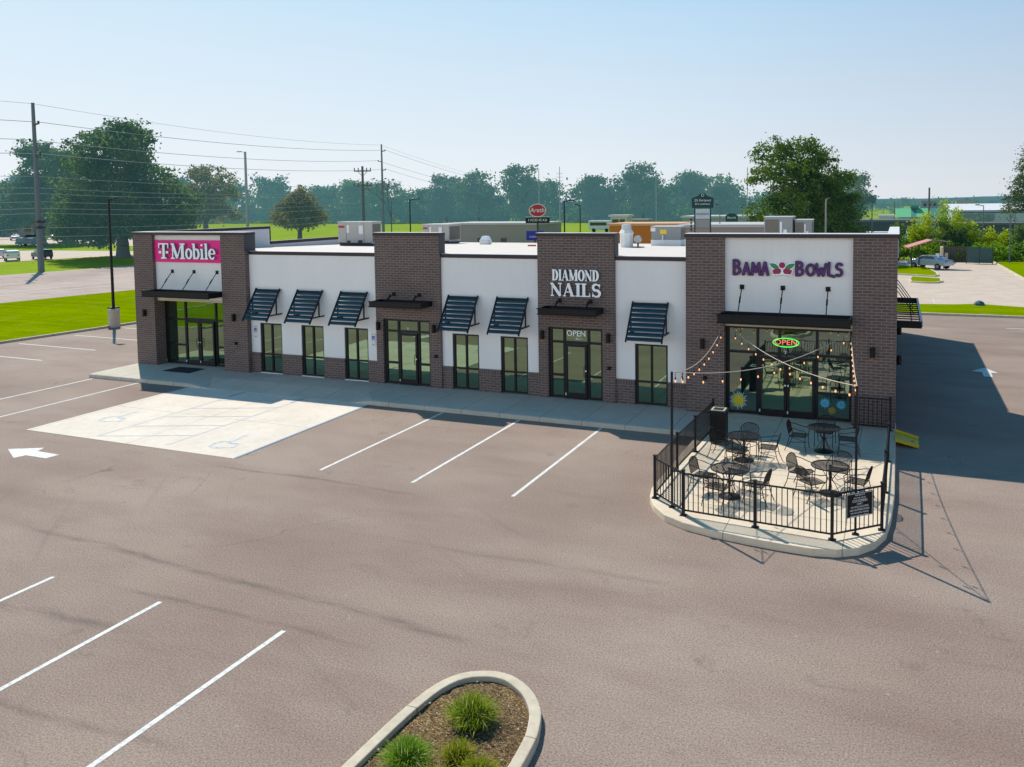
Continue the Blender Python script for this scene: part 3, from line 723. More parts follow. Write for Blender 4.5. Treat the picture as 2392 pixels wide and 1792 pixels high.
def blob(pts,y,dep,mat,name):
    m1=MB();m1.wallpoly(pts,y,y+dep);return m1.build(name,mat,s)
def leafpts(cx,cz,l,w_,a,n=12,k=1.):
    o_=[]
    for i in range(2*n):
        t=i/n if i<n else 2-i/n
        sgn=1 if i<n else -1
        u=t*l-l/2;v=sgn*w_/2*math.sin(math.pi*t)**.8*k
        o_.append((cx+u*math.cos(a)-v*math.sin(a),cz+u*math.sin(a)+v*math.cos(a)))
    return o_
for sx_ in (-1,1):
    cx=-3.6+sx_*.25
    blob(leafpts(cx,5.24,.44,.22,sx_*R(28) if sx_>0 else R(152)),-.27,.06,M['letter'],'leaf_outline')
    blob(leafpts(cx,5.24,.38,.16,sx_*R(28) if sx_>0 else R(152)),-.279,.01,M['leafgreen'],'leaf')
blob(arc(-3.6,5.28,.13,.13,0,345,22),-.282,.06,M['letter'],'berry_outline');blob(arc(-3.6,5.28,.105,.105,0,345,22),-.291,.01,M['berry'],'berry')
blob([(-3.86,5.12),(-3.8,4.98),(-3.4,4.98),(-3.34,5.12)],-.268,.06,M['letter'],'bowl')
blob(arc(-3.6,4.96,.3,.09,180,360,14),-.27,.06,M['letter'],'bowl_rim')
for sx_ in (-1,1):
    q=[(-3.6+sx_*.05,5.15),(-3.6+sx_*.2,5.17),(-3.6+sx_*.33,5.1),(-3.6+sx_*.28,4.97),(-3.6+sx_*.08,4.98),(-3.6+sx_*.03,5.06)]
    q2=[((a+3.6-sx_*.17)*1.18-3.6+sx_*.17,(b-5.07)*1.22+5.07) for a,b in q]
    blob(q2,-.274,.05,M['letter'],'fruit_outline');blob(q,-.286,.01,M['berry'],'fruit')
textobj('emblem_text','AÇAÍ BOWLS & MORE',.05,(-3.6,-.278,4.915),M['black'],s)

# ------------------------------------------------------------------ window and door furniture
def neon():
    n=thing('neon_sign','lit OPEN sign in an oval green tube at the shop window','sign',(-3.49,-.05,2.4))
    m1=MB();m1.torus((0,0,0),.15,.012,30,6,.43);m1.v=[(-3.49+x,-.06+z_,2.6+y) for x,y,z_ in m1.v];m1.build('green_tube',emit('neon_green',(.08,1.,.12),1.3),n)
    textobj('neon_letters','OPEN',.26,(-3.49,-.05,2.6),emit('neon_red',(.9,.22,.12),.9),n,sx=1.15)
    m1=MB();m1.box(-3.72,-3.26,-.04,-.031,2.5,2.68);m1.build('backing',M['black'],n)
neon()
n=thing('open_sign','white OPEN lettering on the glass above the nail shop door','sign',(-11.19,0,2.3))
textobj('letters','OPEN',.30,(-11.19,.0,2.52),M['letterside'] if 0 else M['letter'],n,sx=1.0);textobj('small_letters','Back in …',.09,(-11.02,.0,2.33),M['letter'],n)
n=thing('address_number','small white number above the glass door of the left brick tower','number',(-18.6,0,2.3))
textobj('digit','D',.12,(-18.62,-.0,2.36),M['letter'],n)
n=thing('address_number','small white number 2 above the right shop double door','number',(-3.5,0,2.2))
textobj('digit','2',.14,(-3.5,-.07,2.26),M['letter'],n)
# painted suns and bursts on the glass
def sunpaint(cx,cz,r,cols,label,y=-.006,k=26):
    t=thing('window_painting',label,'window painting',(cx,y,cz-r))
    m1=MB();q_=.52 if r>.3 else .2;m1.wallpoly(arc(cx,cz,r*q_,r*q_,0,345,20),y-.004,y-.001)
    m1.build('sun_face',cols[0],t)
    m1=MB()
    for i in range(k):
        a=2*math.pi*i/k+.05*math.sin(i*7);r0=r*(.58 if r>.3 else .25);r1=r*(.86+.14*math.sin(i*3.7))
        stroke(m1,[(cx+r0*math.cos(a),cz+r0*math.sin(a)),(cx+r1*math.cos(a),cz+r1*math.sin(a))],[.035,.012],y-.0015*(i%3)-.001,.001,False,False)
    m1.build('rays',cols[1],t)
    m1=MB()
    for i in range(12):
        a=2*math.pi*i/12;stroke(m1,[(cx+r*.5*math.cos(a),cz+r*.5*math.sin(a)),(cx+r*.68*math.cos(a),cz+r*.68*math.sin(a))],[.07,.01],y-.006,.001,False,False)
    m1.build('flame_points',cols[0],t)
yl=simple('window_paint_yellow',(.62,.5,.03),.7);bl=simple('window_paint_blue',(.10,.42,.62),.7);br=simple('window_paint_gold',(.38,.26,.04),.7);wb=simple('window_paint_white',(.5,.7,.78),.7)
sunpaint(-5.1,.47,.35,(yl,wb),'yellow smiling sun with white and blue rays painted on the left pane')
sunpaint(-2.2,.60,.2,(bl,bl),'blue burst painted on the right pane, the left one of two')
sunpaint(-1.68,.58,.18,(bl,bl),'blue burst painted on the right pane, the right one of two')
sunpaint(-1.97,.36,.17,(br,br),'small gold star painted low between two blue bursts',k=10)
# accessible parking signs on the stucco
def adasign(x,z,label):
    t=thing('parking_sign',label,'sign',(x,-.01,z-.3))
    m1=MB();m1.box(x-.11,x+.11,-.03,-.004,z-.18,z+.24);m1.build('plate',M['labelwhite'],t,bevel=.004)
    m1=MB();m1.box(x-.075,x+.075,-.034,-.031,z-.04,z+.12);m1.build('blue_panel',M['bluesign'],t)
    m1=MB();stroke(m1,[(x-.01,z+.08),(x,z+.03),(x+.035,z+.03),(x+.045,z-.01)],.014,-.037,.002);stroke(m1,arc(x-.005,z+.01,.03,.03,110,330,8),.01,-.038,.002);m1.build('wheelchair_symbol',M['labelwhite'],t)
    textobj('sign_text','RESERVED',.042,(x,-.033,z+.18),M['leafgreen'],t);textobj('sign_text','PARKING',.04,(x,-.033,z-.1),M['leafgreen'],t)
    m1=MB();m1.box(x-.11,x+.11,-.03,-.005,z-.32,z-.2);m1.build('lower_plate',M['labelwhite'],t)
    textobj('sign_text','VAN',.06,(x,-.033,z-.26),M['black'],t)
adasign(-26.65,1.9,'blue and white accessible parking sign beside the first shop window');adasign(-20.33,1.86,'blue and white accessible parking sign beside the left edge of a brick tower')

# louvred shutters
def shutter():
    t=thing('louvred_awning','x','awning')
    yb,zb,yt,zt=-1.0,2.52,-.1,3.78;wd=1.32
    fr=MB()
    for sx_ in (-wd/2,wd/2): fr.bar((sx_,yt+.02,zt+.06),(sx_,yb-.02,zb-.03),.045,.075)
    fr.box(-wd/2,wd/2,yt-.03,yt+.03,zt-.02,zt+.03)
    fr.build('frame',M['blackp'],t)
    bl_=MB();n_=8
    for i in range(n_):
        f=(i+.5)/n_;y=yt+(yb-yt)*f;z_=zt+(zb-zt)*f;L0=.178/2;d=Vector((0,yb-yt,zb-zt)).normalized();nrm=Vector((0,d.z,-d.y))
        if nrm.y>0:nrm=-nrm
        prof=[]
        for k in range(7):
            q=-1+2*k/6; prof.append(Vector((0,y,z_))+d*q*.073+nrm*(.033*(1-q*q)))
        prof2=[p-nrm*.012 for p in prof[::-1]]
        P=prof+prof2;m=len(P);vs=[(-wd/2+.03,p.y,p.z) for p in P]+[(wd/2-.03,p.y,p.z) for p in P]
        bl_.add(vs,[(k,k+m,(k+1)%m+m,(k+1)%m) for k in range(m)]+[tuple(range(m)),tuple(range(2*m-1,m-1,-1))])
    bl_.build('blades',M['teal'],t,smooth=False)
    b=MB();b.box(-.03,.03,yt-.06,yt-.04,zt-.1,zt)
    for sx_ in (-wd/2,wd/2):
        b.box(sx_-.022,sx_+.022,-.84,-.02,2.70,2.76);pass
        b.bar((sx_,-.36,2.74),(sx_,-.36,3.40),.045,.05)
    b.build('bracket',M['blackp'],t)
    return t
sh=shutter()
labs=['teal louvred awning nearest the left brick tower, first of the three together','teal louvred awning in the middle of the three together','teal louvred awning of the three together, nearest the blank brick tower','teal louvred awning just right of the blank brick tower','teal louvred awning just left of the DIAMOND NAILS tower','single teal louvred awning between the nail shop and the right brick tower']
for i,x in enumerate((-25.8,-23.5,-21.2,-15.97,-13.79,-8.26)):
    place(sh,i==0,(x,0,0),0,labs[i],'louvred awnings over the windows')
# flat metal canopies hung on rods
def canopy(x0,x1,y0,yw,z0,z1,rods,zr,label,yr):
    t=thing('metal_canopy',label,'canopy',((x0+x1)/2,yw,z0))
    m1=MB();th=.05
    m1.box(x0,x1,y0,y0+th,z0,z1);m1.box(x0,x0+th,y0+th,yw-.01,z0,z1);m1.box(x1-th,x1,y0+th,yw-.01,z0,z1);m1.box(x0+th,x1-th,yw-.06,yw-.012,z0,z1)
    m1.box(x0-.03,x1+.03,y0-.03,y0+.02,z1-.03,z1+.012);m1.box(x0-.03,x1+.03,y0-.03,y0+.02,z0-.02,z0+.02)
    m1.build('fascia',M['black'],t,bevel=.006)
    m1=MB();m1.box(x0+th,x1-th,y0+th,yw-.06,z0+.03,z0+.06)
    k=int((x1-x0)/.3)
    for i in range(1,k): xx=x0+(x1-x0)*i/k;m1.box(xx-.012,xx+.012,y0+th,yw-.06,z0+.06,z0+.1)
    m1.build('deck',M['black'],t)
    for x in rods:
        m1=MB();m1.cyl((x,yr-.03,zr),(x,y0+.14,z1-.02),.018);mid=((yr-.03+y0+.14)/2,(zr+z1)/2);m1.cyl((x,mid[0]+.1,mid[1]+.12),(x,mid[0]-.05,mid[1]-.06),.03)
        m1.build('rod',M['black'],t)
        m1=MB();m1.box(x-.075,x+.075,yr-.035,yr,zr-.08,zr+.08);m1.build('wall_plate',M['black'],t,bevel=.008)
canopy(-32.4,-28.34,-1.05,-.075,3.38,3.63,(-31.45,-30.11,-28.72),4.5,'black flat metal canopy under the magenta sign, hung on three rods',-.075)
canopy(-19.83,-17.38,-1.0,-.105,3.35,3.57,(-19.2,-17.98),3.8,'black flat metal canopy on the blank brick tower without a sign',-.105)
canopy(-12.34,-10.05,-1.0,-.105,3.35,3.57,(-11.8,-10.56),3.78,'black flat metal canopy under the DIAMOND NAILS letters',-.105)
canopy(-5.6,-1.36,-1.25,-.205,3.36,3.64,(-4.95,-3.58,-2.12),4.5,'black flat metal canopy under the purple sign above the patio',-.205)
# slatted awning on the right end wall
t=thing('slatted_awning','black slatted sunshade on the right end wall of the building','awning',(0,8,2.8))
for q_ in ((3.9,3.98,2.72),(11.9,11.98,2.75)): mb=MB();mb.box(.0,.85,q_[0],q_[1],q_[2],2.97);mb.build('end_fascia',M['black'],t)
mb=MB();mb.box(.8,.88,3.98,11.9,2.76,2.97);mb.build('edge_beam',M['steel'],t)
mb=MB()
for k in range(11):
    y=4.6+k*.68;mb.bar((0,y,2.88),(.8,y,2.88),.22,.035,(0,.2,1))
mb.box(.5,.54,3.98,11.9,2.76,2.79)
mb.build('slats',M['black'],t)
for y in (6.2,7.8,9.4,11.0):
    m1=MB();m1.cyl((.01,y,3.85),(.62,y,2.97),.018);m1.build('rod',M['black'],t)
# wall lights
def sconce(label,x,y,z,rz=0,small=False,proto=[None]):
    t=thing('wall_light' if not small else 'wall_box',label,'wall light' if not small else 'wall box',(x,y,z),rz,'wall lights on the brick' if not small else 'small wall boxes on the brick')
    m1=MB()
    def rot(mb_):
        c_,s_=math.cos(rz),math.sin(rz)
        return mb_
    if small:
        m1.v=[];m1.box(-.06,.06,-.07,0,-.06,.06);m1.box(-.03,.03,-.11,-.07,-.02,.05)
        o_=MB();o_.add([(a+x,b+y,c+z) for a,b,c in m1.v],m1.f);o_.build('cover',M['black'],t)
        return
    m1.box(-.055,.055,-.03,0,-.12,.12);o_=MB();o_.add([(a+x,b+y,c+z) for a,b,c in m1.v],m1.f);o_.build('back_plate',M['black'],t)
    m1=MB();m1.cyl((0,-.10,-.17),(0,-.10,.17),.075,n=12);o_=MB();o_.add([(a+x,b+y,c+z) for a,b,c in m1.v],m1.f);o_.build('shade',M['black'],t)
    m1=MB();m1.cyl((0,-.10,-.175),(0,-.10,-.171),.055,n=12);o_=MB();o_.add([(a+x,b+y,c+z) for a,b,c in m1.v],m1.f);o_.build('lamp',emit('warm_lamp',(1.,.5,.2),1.2),t)
sconce('black cylinder wall light on the leftmost brick pier',-33.1,-.25,2.48)
sconce('black cylinder wall light right of the magenta-sign storefront',-27.62,-.25,2.48)
sconce('black cylinder wall light left of the blank tower glass door',-19.98,-.1,2.44)
sconce('black cylinder wall light right of the blank tower glass door',-17.3,-.1,2.44)
sconce('black cylinder wall light left of the nail shop door',-12.52,-.1,2.44)
sconce('black cylinder wall light right of the nail shop door',-9.86,-.1,2.44)
sconce('black cylinder wall light on the brick pier left of the patio storefront',-6.28,-.36,2.47)
sconce('black cylinder wall light on the rightmost brick pier',-.71,-.36,2.48)
sconce('black wall light on the right end wall under the sunshade',.0,4.6,2.5,R(90));sconce('black wall light on the right end wall near the front corner',.0,.6,2.1,R(90))
for x,l in ((-27.56,'small black box low on the second brick pier'),(-17.25,'small black box low on the blank brick tower'),(-9.84,'small black box low on the nail shop tower')): sconce(l,x,-.25 if x<-20 else -.1,1.31,small=True)
sconce('small black box low on the brick pier left of the patio',-6.2,-.36,1.26,small=True)
# door mat
m1=MB();c_=[(-31.05,-1.27),(-29.45,-1.27),(-29.5,-.28),(-31.0,-.28)]
m1.prism(c_,.004,.02);tag(m1.build('door_mat',M['mat']),'dark blue door mat on the walk before the glass double door','mat')

# ------------------------------------------------------------------ roof plant
def roofz(y): return 5.36-.56*(y-.3)/22.2
def acunit(label,x,y,w_,d,h,mats,style,group='rooftop units'):
    z=roofz(y);t=thing('rooftop_unit',label,'rooftop unit',(x+w_/2,y,z),0,group)
    m1=MB();m1.box(x+.06,x+w_-.06,y+.06,y+d-.06,z-.1,z+.12);m1.build('curb',M['white'] if style==2 else M['acdark'],t)
    m1=MB();m1.box(x,x+w_,y,y+d,z+.12,z+h);m1.build('cabinet',mats[0],t,bevel=.02)
    m1=MB();m1.box(x-.03,x+w_+.03,y-.03,y+d+.03,z+h,z+h+.04);m1.build('lid',M['roofin'],t)
    m1=MB();m1.box(x+w_,x+w_+.012,y+.1,y+d-.1,z+.25,z+h-.12);m1.build('coil_panel',M['accoil'],t)
    if style==1:
        m1=MB();m1.box(x+.05,x+w_*.2,y-.008,y,z+h*.76,z+h*.86);m1.build('maker_plate',M['labelred'],t)
        m1=MB();m1.box(x+w_*.26,x+w_*.33,y-.008,y,z+h*.55,z+h*.88);m1.build('notice_label',M['labelwhite'],t);m1=MB();m1.box(x+w_*.62,x+w_*.74,y-.008,y,z+h*.5,z+h*.86);m1.build('notice_label',M['labelwhite'],t)
        m1=MB();m1.box(x+.1,x+w_,y-.06,y-.005,z+.12,z+.19);m1.box(x+w_*.28,x+w_*.36,y-.03,y,z+.18,z+.32);m1.box(x+w_*.6,x+w_*.72,y-.03,y,z+.18,z+.34);m1.box(x+w_*.245,x+w_*.25,y-.01,y,z+.14,z+h-.05);m1.box(x+w_*.77,x+w_*.775,y-.01,y,z+.14,z+h-.05);m1.build('base_vents',M['acdark'],t)
    if style==3:
        m1=MB();m1.box(x+w_*.04,x+w_*.52,y-.012,y,z+.2,z+h-.12);m1.build('coil_panel',M['accoil'],t)
        m1=MB();m1.box(x+w_*.56,x+w_*.63,y-.012,y,z+h*.45,z+h*.85);m1.box(x+w_*.68,x+w_*.8,y-.012,y,z+h*.38,z+h*.6);m1.build('notice_label',M['labelwhite'],t)
    if style==2:
        m1=MB();m1.box(x+w_*.3,x+w_*.52,y-.012,y,z+h*.62,z+h*.86);m1.build('warning_label',M['labelyellow'],t)
        m1=MB();m1.box(x-.04,x+w_*.14,y-.014,y,z+h*.76,z+h*.96);m1.build('notice_label',M['labelwhite'],t)
        m1=MB();m1.box(x-.02,x+w_+.02,y-.06,y+d,z+.0,z+.34);m1.build('white_base_wrap',M['white'],t)
        m1=MB();m1.cyl((x+w_*.4,y-.08,z+.3),(x+w_*.4,y-.08,z+.62),.04);m1.build('pipe',M['labelwhite'],t)
    return t
acunit('beige air handling unit on the roof, leftmost, with a red label',-31.4,12.6,2.45,1.0,1.42,[M['acgrey']],1)
acunit('beige air handling unit on the roof, half behind the blank brick tower',-29.2,18.8,2.0,1.6,1.25,[M['acgrey']],1)
acunit('grey rooftop unit with a yellow label beside the round vent stack',-13.35,18.3,1.75,1.2,1.1,[M['acgrey2']],2)
acunit('tall grey rooftop unit behind the purple-sign tower, left of a pair',-6.55,16.0,1.45,1.2,1.62,[M['acgrey2']],3)
acunit('shorter grey rooftop unit behind the purple-sign tower, right of a pair',-5.0,16.2,.85,1.1,1.46,[M['acgrey2']],3)
t=thing('vent_stack','white round exhaust stack with a collar on the roof','roof vent',(-13.72,14.6,roofz(14.6)))
m1=MB();z=roofz(14.6);m1.lathe([(.37,0),(.37,.72),(.39,.74),(.42,.8),(.3,.98)],(-13.72,14.6,z),8);m1.build('drum',M['white'],t)
m1=MB();m1.lathe([(.24,.9),(.27,1.0),(.25,1.26),(.0,1.27)],(-13.72,14.6,z),14);m1.build('cap',M['roofin'],t)
t=thing('exhaust_fan','small grey fan housing low on the roof next to the white exhaust stack','roof vent',(-13.1,14.7,z))
m1=MB();m1.cyl((-13.1,14.55,z+.45),(-13.1,14.8,z+.45),.2,n=14);m1.build('fan_housing',M['steel'],t);m1=MB();m1.cyl((-13.1,14.7,z),(-13.1,14.7,z+.3),.05);m1.box(-13.4,-12.8,14.5,14.9,z,z+.04);m1.build('foot',M['acdark'],t)
t=thing('roof_hood','small white hooded vent on the roof between two brick towers','roof vent',(-24.1,17.9,roofz(17.9)))
z=roofz(17.9);m1=MB();m1.box(-24.45,-23.85,17.8,18.4,z,z+.28);m1.build('hood_base',M['white'],t,bevel=.04)
m1=MB();m1.add([(-24.42,17.82,z+.28),(-23.88,17.82,z+.28),(-23.88,18.38,z+.28),(-24.42,18.38,z+.28),(-24.32,17.95,z+.52),(-23.98,17.95,z+.52),(-23.98,18.3,z+.52),(-24.32,18.3,z+.52)],[(4,5,6,7),(0,1,5,4),(1,2,6,5),(2,3,7,6),(3,0,4,7)]);m1.build('hood_top',M['letter'],t)
t=thing('roof_drain','small dark drain box on the roof','roof drain',(-19.6,15,roofz(15)));z=roofz(15);m1=MB();m1.box(-19.8,-19.4,14.9,15.2,z,z+.08);m1.build('drain_box',M['labelred'],t)

# ------------------------------------------------------------------ patio furniture
def lattice(mb,x0,x1,y0,y1,z,step=.035,w=.010,inside=None,tilt=None):
    def seg(a,b):
        mb.bar(a,b,w,.004)
    x=x0
    while x<=x1+1e-6:
        if inside:
            r=inside(x,None)
            if r: seg((x,r[0],z),(x,r[1],z))
        else: seg((x,y0,z),(x,y1,z))
        x+=step
    y=y0
    while y<=y1+1e-6:
        if inside:
            r=inside(None,y)
            if r: seg((r[0],y,z+.002),(r[1],y,z+.002))
        else: seg((x0,y,z+.002),(x1,y,z+.002))
        y+=step
def patio_table():
    t=thing('patio_table','x','table')
    Rt=.46
    m1=MB()
    def ins(x,y):
        q=x if x is not None else y
        if abs(q)>=Rt-.01:return None
        h=math.sqrt(Rt*Rt-q*q);return (-h,h)
    lattice(m1,-Rt+.02,Rt-.02,-Rt+.02,Rt-.02,.725,.04,.014,ins)
    m1.build('mesh_top',M['blackp'],t)
    m1=MB();m1.torus((0,0,.725),Rt,.016,32,6);m1.torus((0,0,.725),.045,.012,12,5);m1.build('rim',M['blackp'],t)
    m1=MB();m1.cyl((0,0,.02),(0,0,.72),.03,n=10)
    for k in range(4):
        a=k*math.pi/2+.4
        m1.tube([(.03*math.cos(a),.03*math.sin(a),.35),(.2*math.cos(a),.2*math.sin(a),.6),(.36*math.cos(a),.36*math.sin(a),.715)],.009,5)
        m1.tube([(.03*math.cos(a),.03*math.sin(a),.42),(.16*math.cos(a),.16*math.sin(a),.2),(.24*math.cos(a),.24*math.sin(a),.05)],.009,5)
    m1.build('pedestal',M['blackp'],t)
    m1=MB();m1.lathe([(.0,.0),(.28,.0),(.28,.02),(.1,.05),(.04,.07)],(0,0,0),20);m1.build('base',M['blackp'],t)
    return t
def patio_chair():
    """faces +x (towards its table)"""
    t=thing('patio_chair','x','chair');w2=.24
    m1=MB();lattice(m1,-.21,.22,-w2+.02,w2-.02,.43,.034,.012);m1.build('seat',M['blackp'],t)
    m1=MB();m1.tube([(-.22,-w2,.43),(.23,-w2,.44),(.25,0,.44),(.23,w2,.44),(-.22,w2,.43),(-.22,-w2,.43)],.011,6);m1.build('seat_frame',M['blackp'],t)
    def bp(y,z): return (-.22-(z-.43)*.26,y,z)
    m1=MB();pts=[bp(-w2,.43),bp(-w2-.01,.7)]+[bp(w2*1.02*math.sin(R(a)),.72+.14*math.cos(R(a))) for a in range(-80,81,20)]+[bp(w2+.01,.7),bp(w2,.43)]
    m1.tube(pts,.012,6);m1.build('back_frame',M['blackp'],t)
    m1=MB()
    z=.5
    while z<.85:
        hw=w2-.03 if z<.74 else (w2-.03)*math.sqrt(max(0,1-((z-.72)/.14)**2))
        if hw>.02:m1.bar(bp(-hw,z),bp(hw,z),.005,.011)
        z+=.034
    y=-w2+.04
    while y<w2-.03:
        zt=.72+.125*math.sqrt(max(0,1-(y/w2)**2));m1.bar(bp(y,.5),bp(y,zt),.005,.011,(1,0,0));y+=.034
    m1.build('backrest',M['blackp'],t)
    for s_ in (-1,1):
        y=s_*(w2+.025)
        m1=MB();m1.tube([bp(y,.72),(-.12,y,.70),(.05,y,.655),(.2,y,.64),(.26,y,.6),(.24,y,.44)],.011,6);m1.build('armrest',M['blackp'],t)
        m1=MB();m1.tube([(.24,y,.44),(.23,y,.2),(.27,y,.0)],.011,6);m1.build('leg',M['blackp'],t)
        m1=MB();m1.tube([(-.22,y,.43),(-.27,y,.2),(-.36,y,.0)],.011,6);m1.build('leg',M['blackp'],t)
    m1=MB();m1.tube([(-.25,-w2-.02,.26),(.23,0,.24),(-.25,w2+.02,.26)],.008,5);m1.build('stretcher',M['blackp'],t)
    return t
tabs=[(-4.0,-5.4,'by the trash bin'),(-3.84,-8.55,'nearest the front left fence'),(-1.94,-3.72,'in the building shade'),(-1.5,-7.43,'nearest the fence sign')]
pt=patio_table();pc=patio_chair();first=True
angs=[[(176,.66,'left'),(6,.68,'right'),(88,.64,'rear'),(262,.6,'front')],
      [(168,.70,'left'),(352,.70,'right'),(84,.66,'rear'),(255,.64,'front')],
      [(183,.72,'left'),(4,.66,'right'),(92,.66,'rear')],
      [(166,.74,'left'),(350,.66,'right'),(74,.66,'rear'),(232,.66,'front')]]
for i,(x,y,l) in enumerate(tabs):
    place(pt,i==0,(x,y,.0025),R(20*i),'round black mesh patio table '+l,'round patio tables')
    for a,d,side in angs[i]:
        place(pc,first,(x+d*math.cos(R(a)),y+d*math.sin(R(a)),.0025),R(a+180+random.uniform(-9,9)),'black wire mesh armchair, %s side of the table %s'%(side,l),'patio armchairs');first=False
# trash bin
t=thing('trash_bin','square black litter bin with a lidded top at the patio fence','bin',(-5.05,-3.68,.002))
m1=MB();m1.box(-5.3,-4.82,-3.92,-3.46,.03,.92);
for k in range(9): x=-5.28+k*.055;m1.box(x,x+.03,-3.932,-3.92,.08,.86)
m1.build('body',M['black'],t,bevel=.01)
m1=MB();m1.box(-5.33,-4.79,-3.95,-3.43,.92,1.0);m1.build('lid',M['black'],t,bevel=.015)
m1=MB();m1.box(-5.27,-4.85,-3.90,-3.86,1.0,1.02);m1.box(-5.27,-4.85,-3.52,-3.48,1.0,1.02);m1.box(-5.27,-5.22,-3.86,-3.52,1.0,1.02);m1.box(-4.90,-4.85,-3.86,-3.52,1.0,1.02);m1.build('top_rim',simple('bin_rim_paint',(.5,.47,.4),.6),t)
# fence round the patio
PF=[(-5.44,-2.72),(-5.49,-5.08),(-5.55,-7.05),(-5.56,-9.32),(-4.62,-10.22),(-2.92,-10.36),(-1.24,-10.48),(-.24,-9.5),(-.2,-6.85),(-.17,-4.1),(-.15,-.62),(-1.2,-.66)]
t=thing('patio_fence','black steel picket fence with square posts around the patio','fence',(-2.8,-6,0))
for x,y in PF:
    m1=MB();m1.box(x-.035,x+.035,y-.035,y+.035,0,1.09);m1.box(x-.045,x+.045,y-.045,y+.045,1.09,1.11);m1.box(x-.08,x+.08,y-.08,y+.08,.002,.014)
    m1.build('post',M['blackp'],t)
for (a,b) in zip(PF[:-1],PF[1:]):
    A=Vector((*a,0));Bv=Vector((*b,0));d=(Bv-A);ln=d.length;d.normalize();m1=MB()
    for z in (.13,1.02): m1.bar(A+d*.03+Vector((0,0,z)),Bv-d*.03+Vector((0,0,z)),.03,.035)
    n_=int(ln/.12)
    for k in range(1,n_):
        p=A+d*(ln*k/n_);m1.bar(p+Vector((0,0,.14)),p+Vector((0,0,1.01)),.020,.020)
    m1.build('railing_panel',M['blackp'],t)
m1=MB();m1.v=[]
t=thing('notice_board','black notice board with rows of white lettering on the patio fence','sign',(-.72,-10.05,.45))
a=Vector((-1.05,-10.36,0));b=Vector((-.42,-9.74,0));d=(b-a).normalized();nr=Vector((d.y,-d.x,0));rz=math.atan2(d.y,d.x);ln=(b-a).length
m1=MB()
def onb(u,v,k): p=a+d*u+nr*k;return (p.x,p.y,v)
def plate(u0,u1,v0,v1,k0,k1):
    vs=[onb(u0,v0,k0),onb(u1,v0,k0),onb(u1,v1,k0),onb(u0,v1,k0),onb(u0,v0,k1),onb(u1,v0,k1),onb(u1,v1,k1),onb(u0,v1,k1)]
    m1.add(vs,[(0,1,2,3),(7,6,5,4),(0,4,5,1),(1,5,6,2),(2,6,7,3),(3,7,4,0)])
plate(.08,ln-.06,.46,1.0,.03,.05);m1.build('board',M['black'],t)
m1=MB()
for q in ((.09,ln-.07,.985,.995),(.09,ln-.07,.465,.475),(.09,.1,.465,.995),(ln-.08,ln-.07,.465,.995)): plate(*q,.05,.053)
m1.build('border',M['labelwhite'],t)
rows=[('THIS SPACE IS',.045),('FOR THE USE OF',.045),('CUSTOMERS',.075),('ONLY',.06),('NO PETS ALLOWED',.055),('NO OUTSIDE FOOD',.06),('NO ALCOHOL PLEASE',.05),('THANK YOU FOR VISITING',.042)]
zz=.95
for tx,sz in rows:
    p=onb(ln/2+.01,zz,.054);textobj('text_row',tx,sz*1.05,p,M['labelwhite'],t,rz=rz,sx=.95);zz-=.066
# light poles of the patio and string lights
LP=(-5.0,-9.8,3.36);RP=(-.78,-9.98,3.36)
for (x,y,z),l in ((LP,'thin black pole holding string lights at the front left of the patio'),(RP,'thin black pole holding string lights at the front right of the patio')):
    t=thing('string_light_pole',l,'pole',(x,y,0),0,'string light poles');m1=MB();m1.box(x-.025,x+.025,y-.025,y+.025,0,z);m1.build('post',M['blackp'],t);m1=MB();m1.box(x-.07,x+.07,y-.07,y+.07,.002,.02);m1.build('foot_plate',M['blackp'],t)
cord=simple('cord',(.55,.45,.36),.7);bulbm=emit('bulb_glow',(1.,.43,.16),1.3)
def strings(a,b,sag,n_,label):
    a=Vector(a);b=Vector(b);t=thing('string_lights',label,'string lights',a,0,'festoon light strings');pts=[]
    K=18
    for i in range(K+1):
        f=i/K;p=a.lerp(b,f);p.z-=sag*4*f*(1-f);pts.append(p)
    m1=MB();m1.tube(pts,.011,5);m1.build('cord',cord,t)
    for i in range(n_):
        f=(i+.5)/n_;p=a.lerp(b,f);p.z-=sag*4*f*(1-f)
        m1=MB();m1.cyl((p.x,p.y,p.z),(p.x,p.y,p.z-.14),.006,n=5);m1.cyl((p.x,p.y,p.z-.14),(p.x,p.y,p.z-.2),.018,n=7)
        s_=m1.build('lamp_socket',M['black'],t)
        m1=MB();m1.lathe([(.012,0),(.017,-.025),(.021,-.045),(.016,-.065),(.003,-.08)][::-1],(p.x,p.y,p.z-.19),8);m1.build('bulb',bulbm,t)
strings((-5.6,-.3,3.08),LP,.42,10,'string of bulbs from the left end of the canopy to the left pole')
strings((-1.42,-.3,3.10),LP,.46,11,'string of bulbs from the right end of the canopy across to the left pole')
strings((-5.3,-.1,3.0),RP,.30,13,'string of bulbs from the left end of the canopy across to the right pole')
strings((-1.38,-.3,3.05),RP,.22,11,'string of bulbs from the right end of the canopy to the right pole')
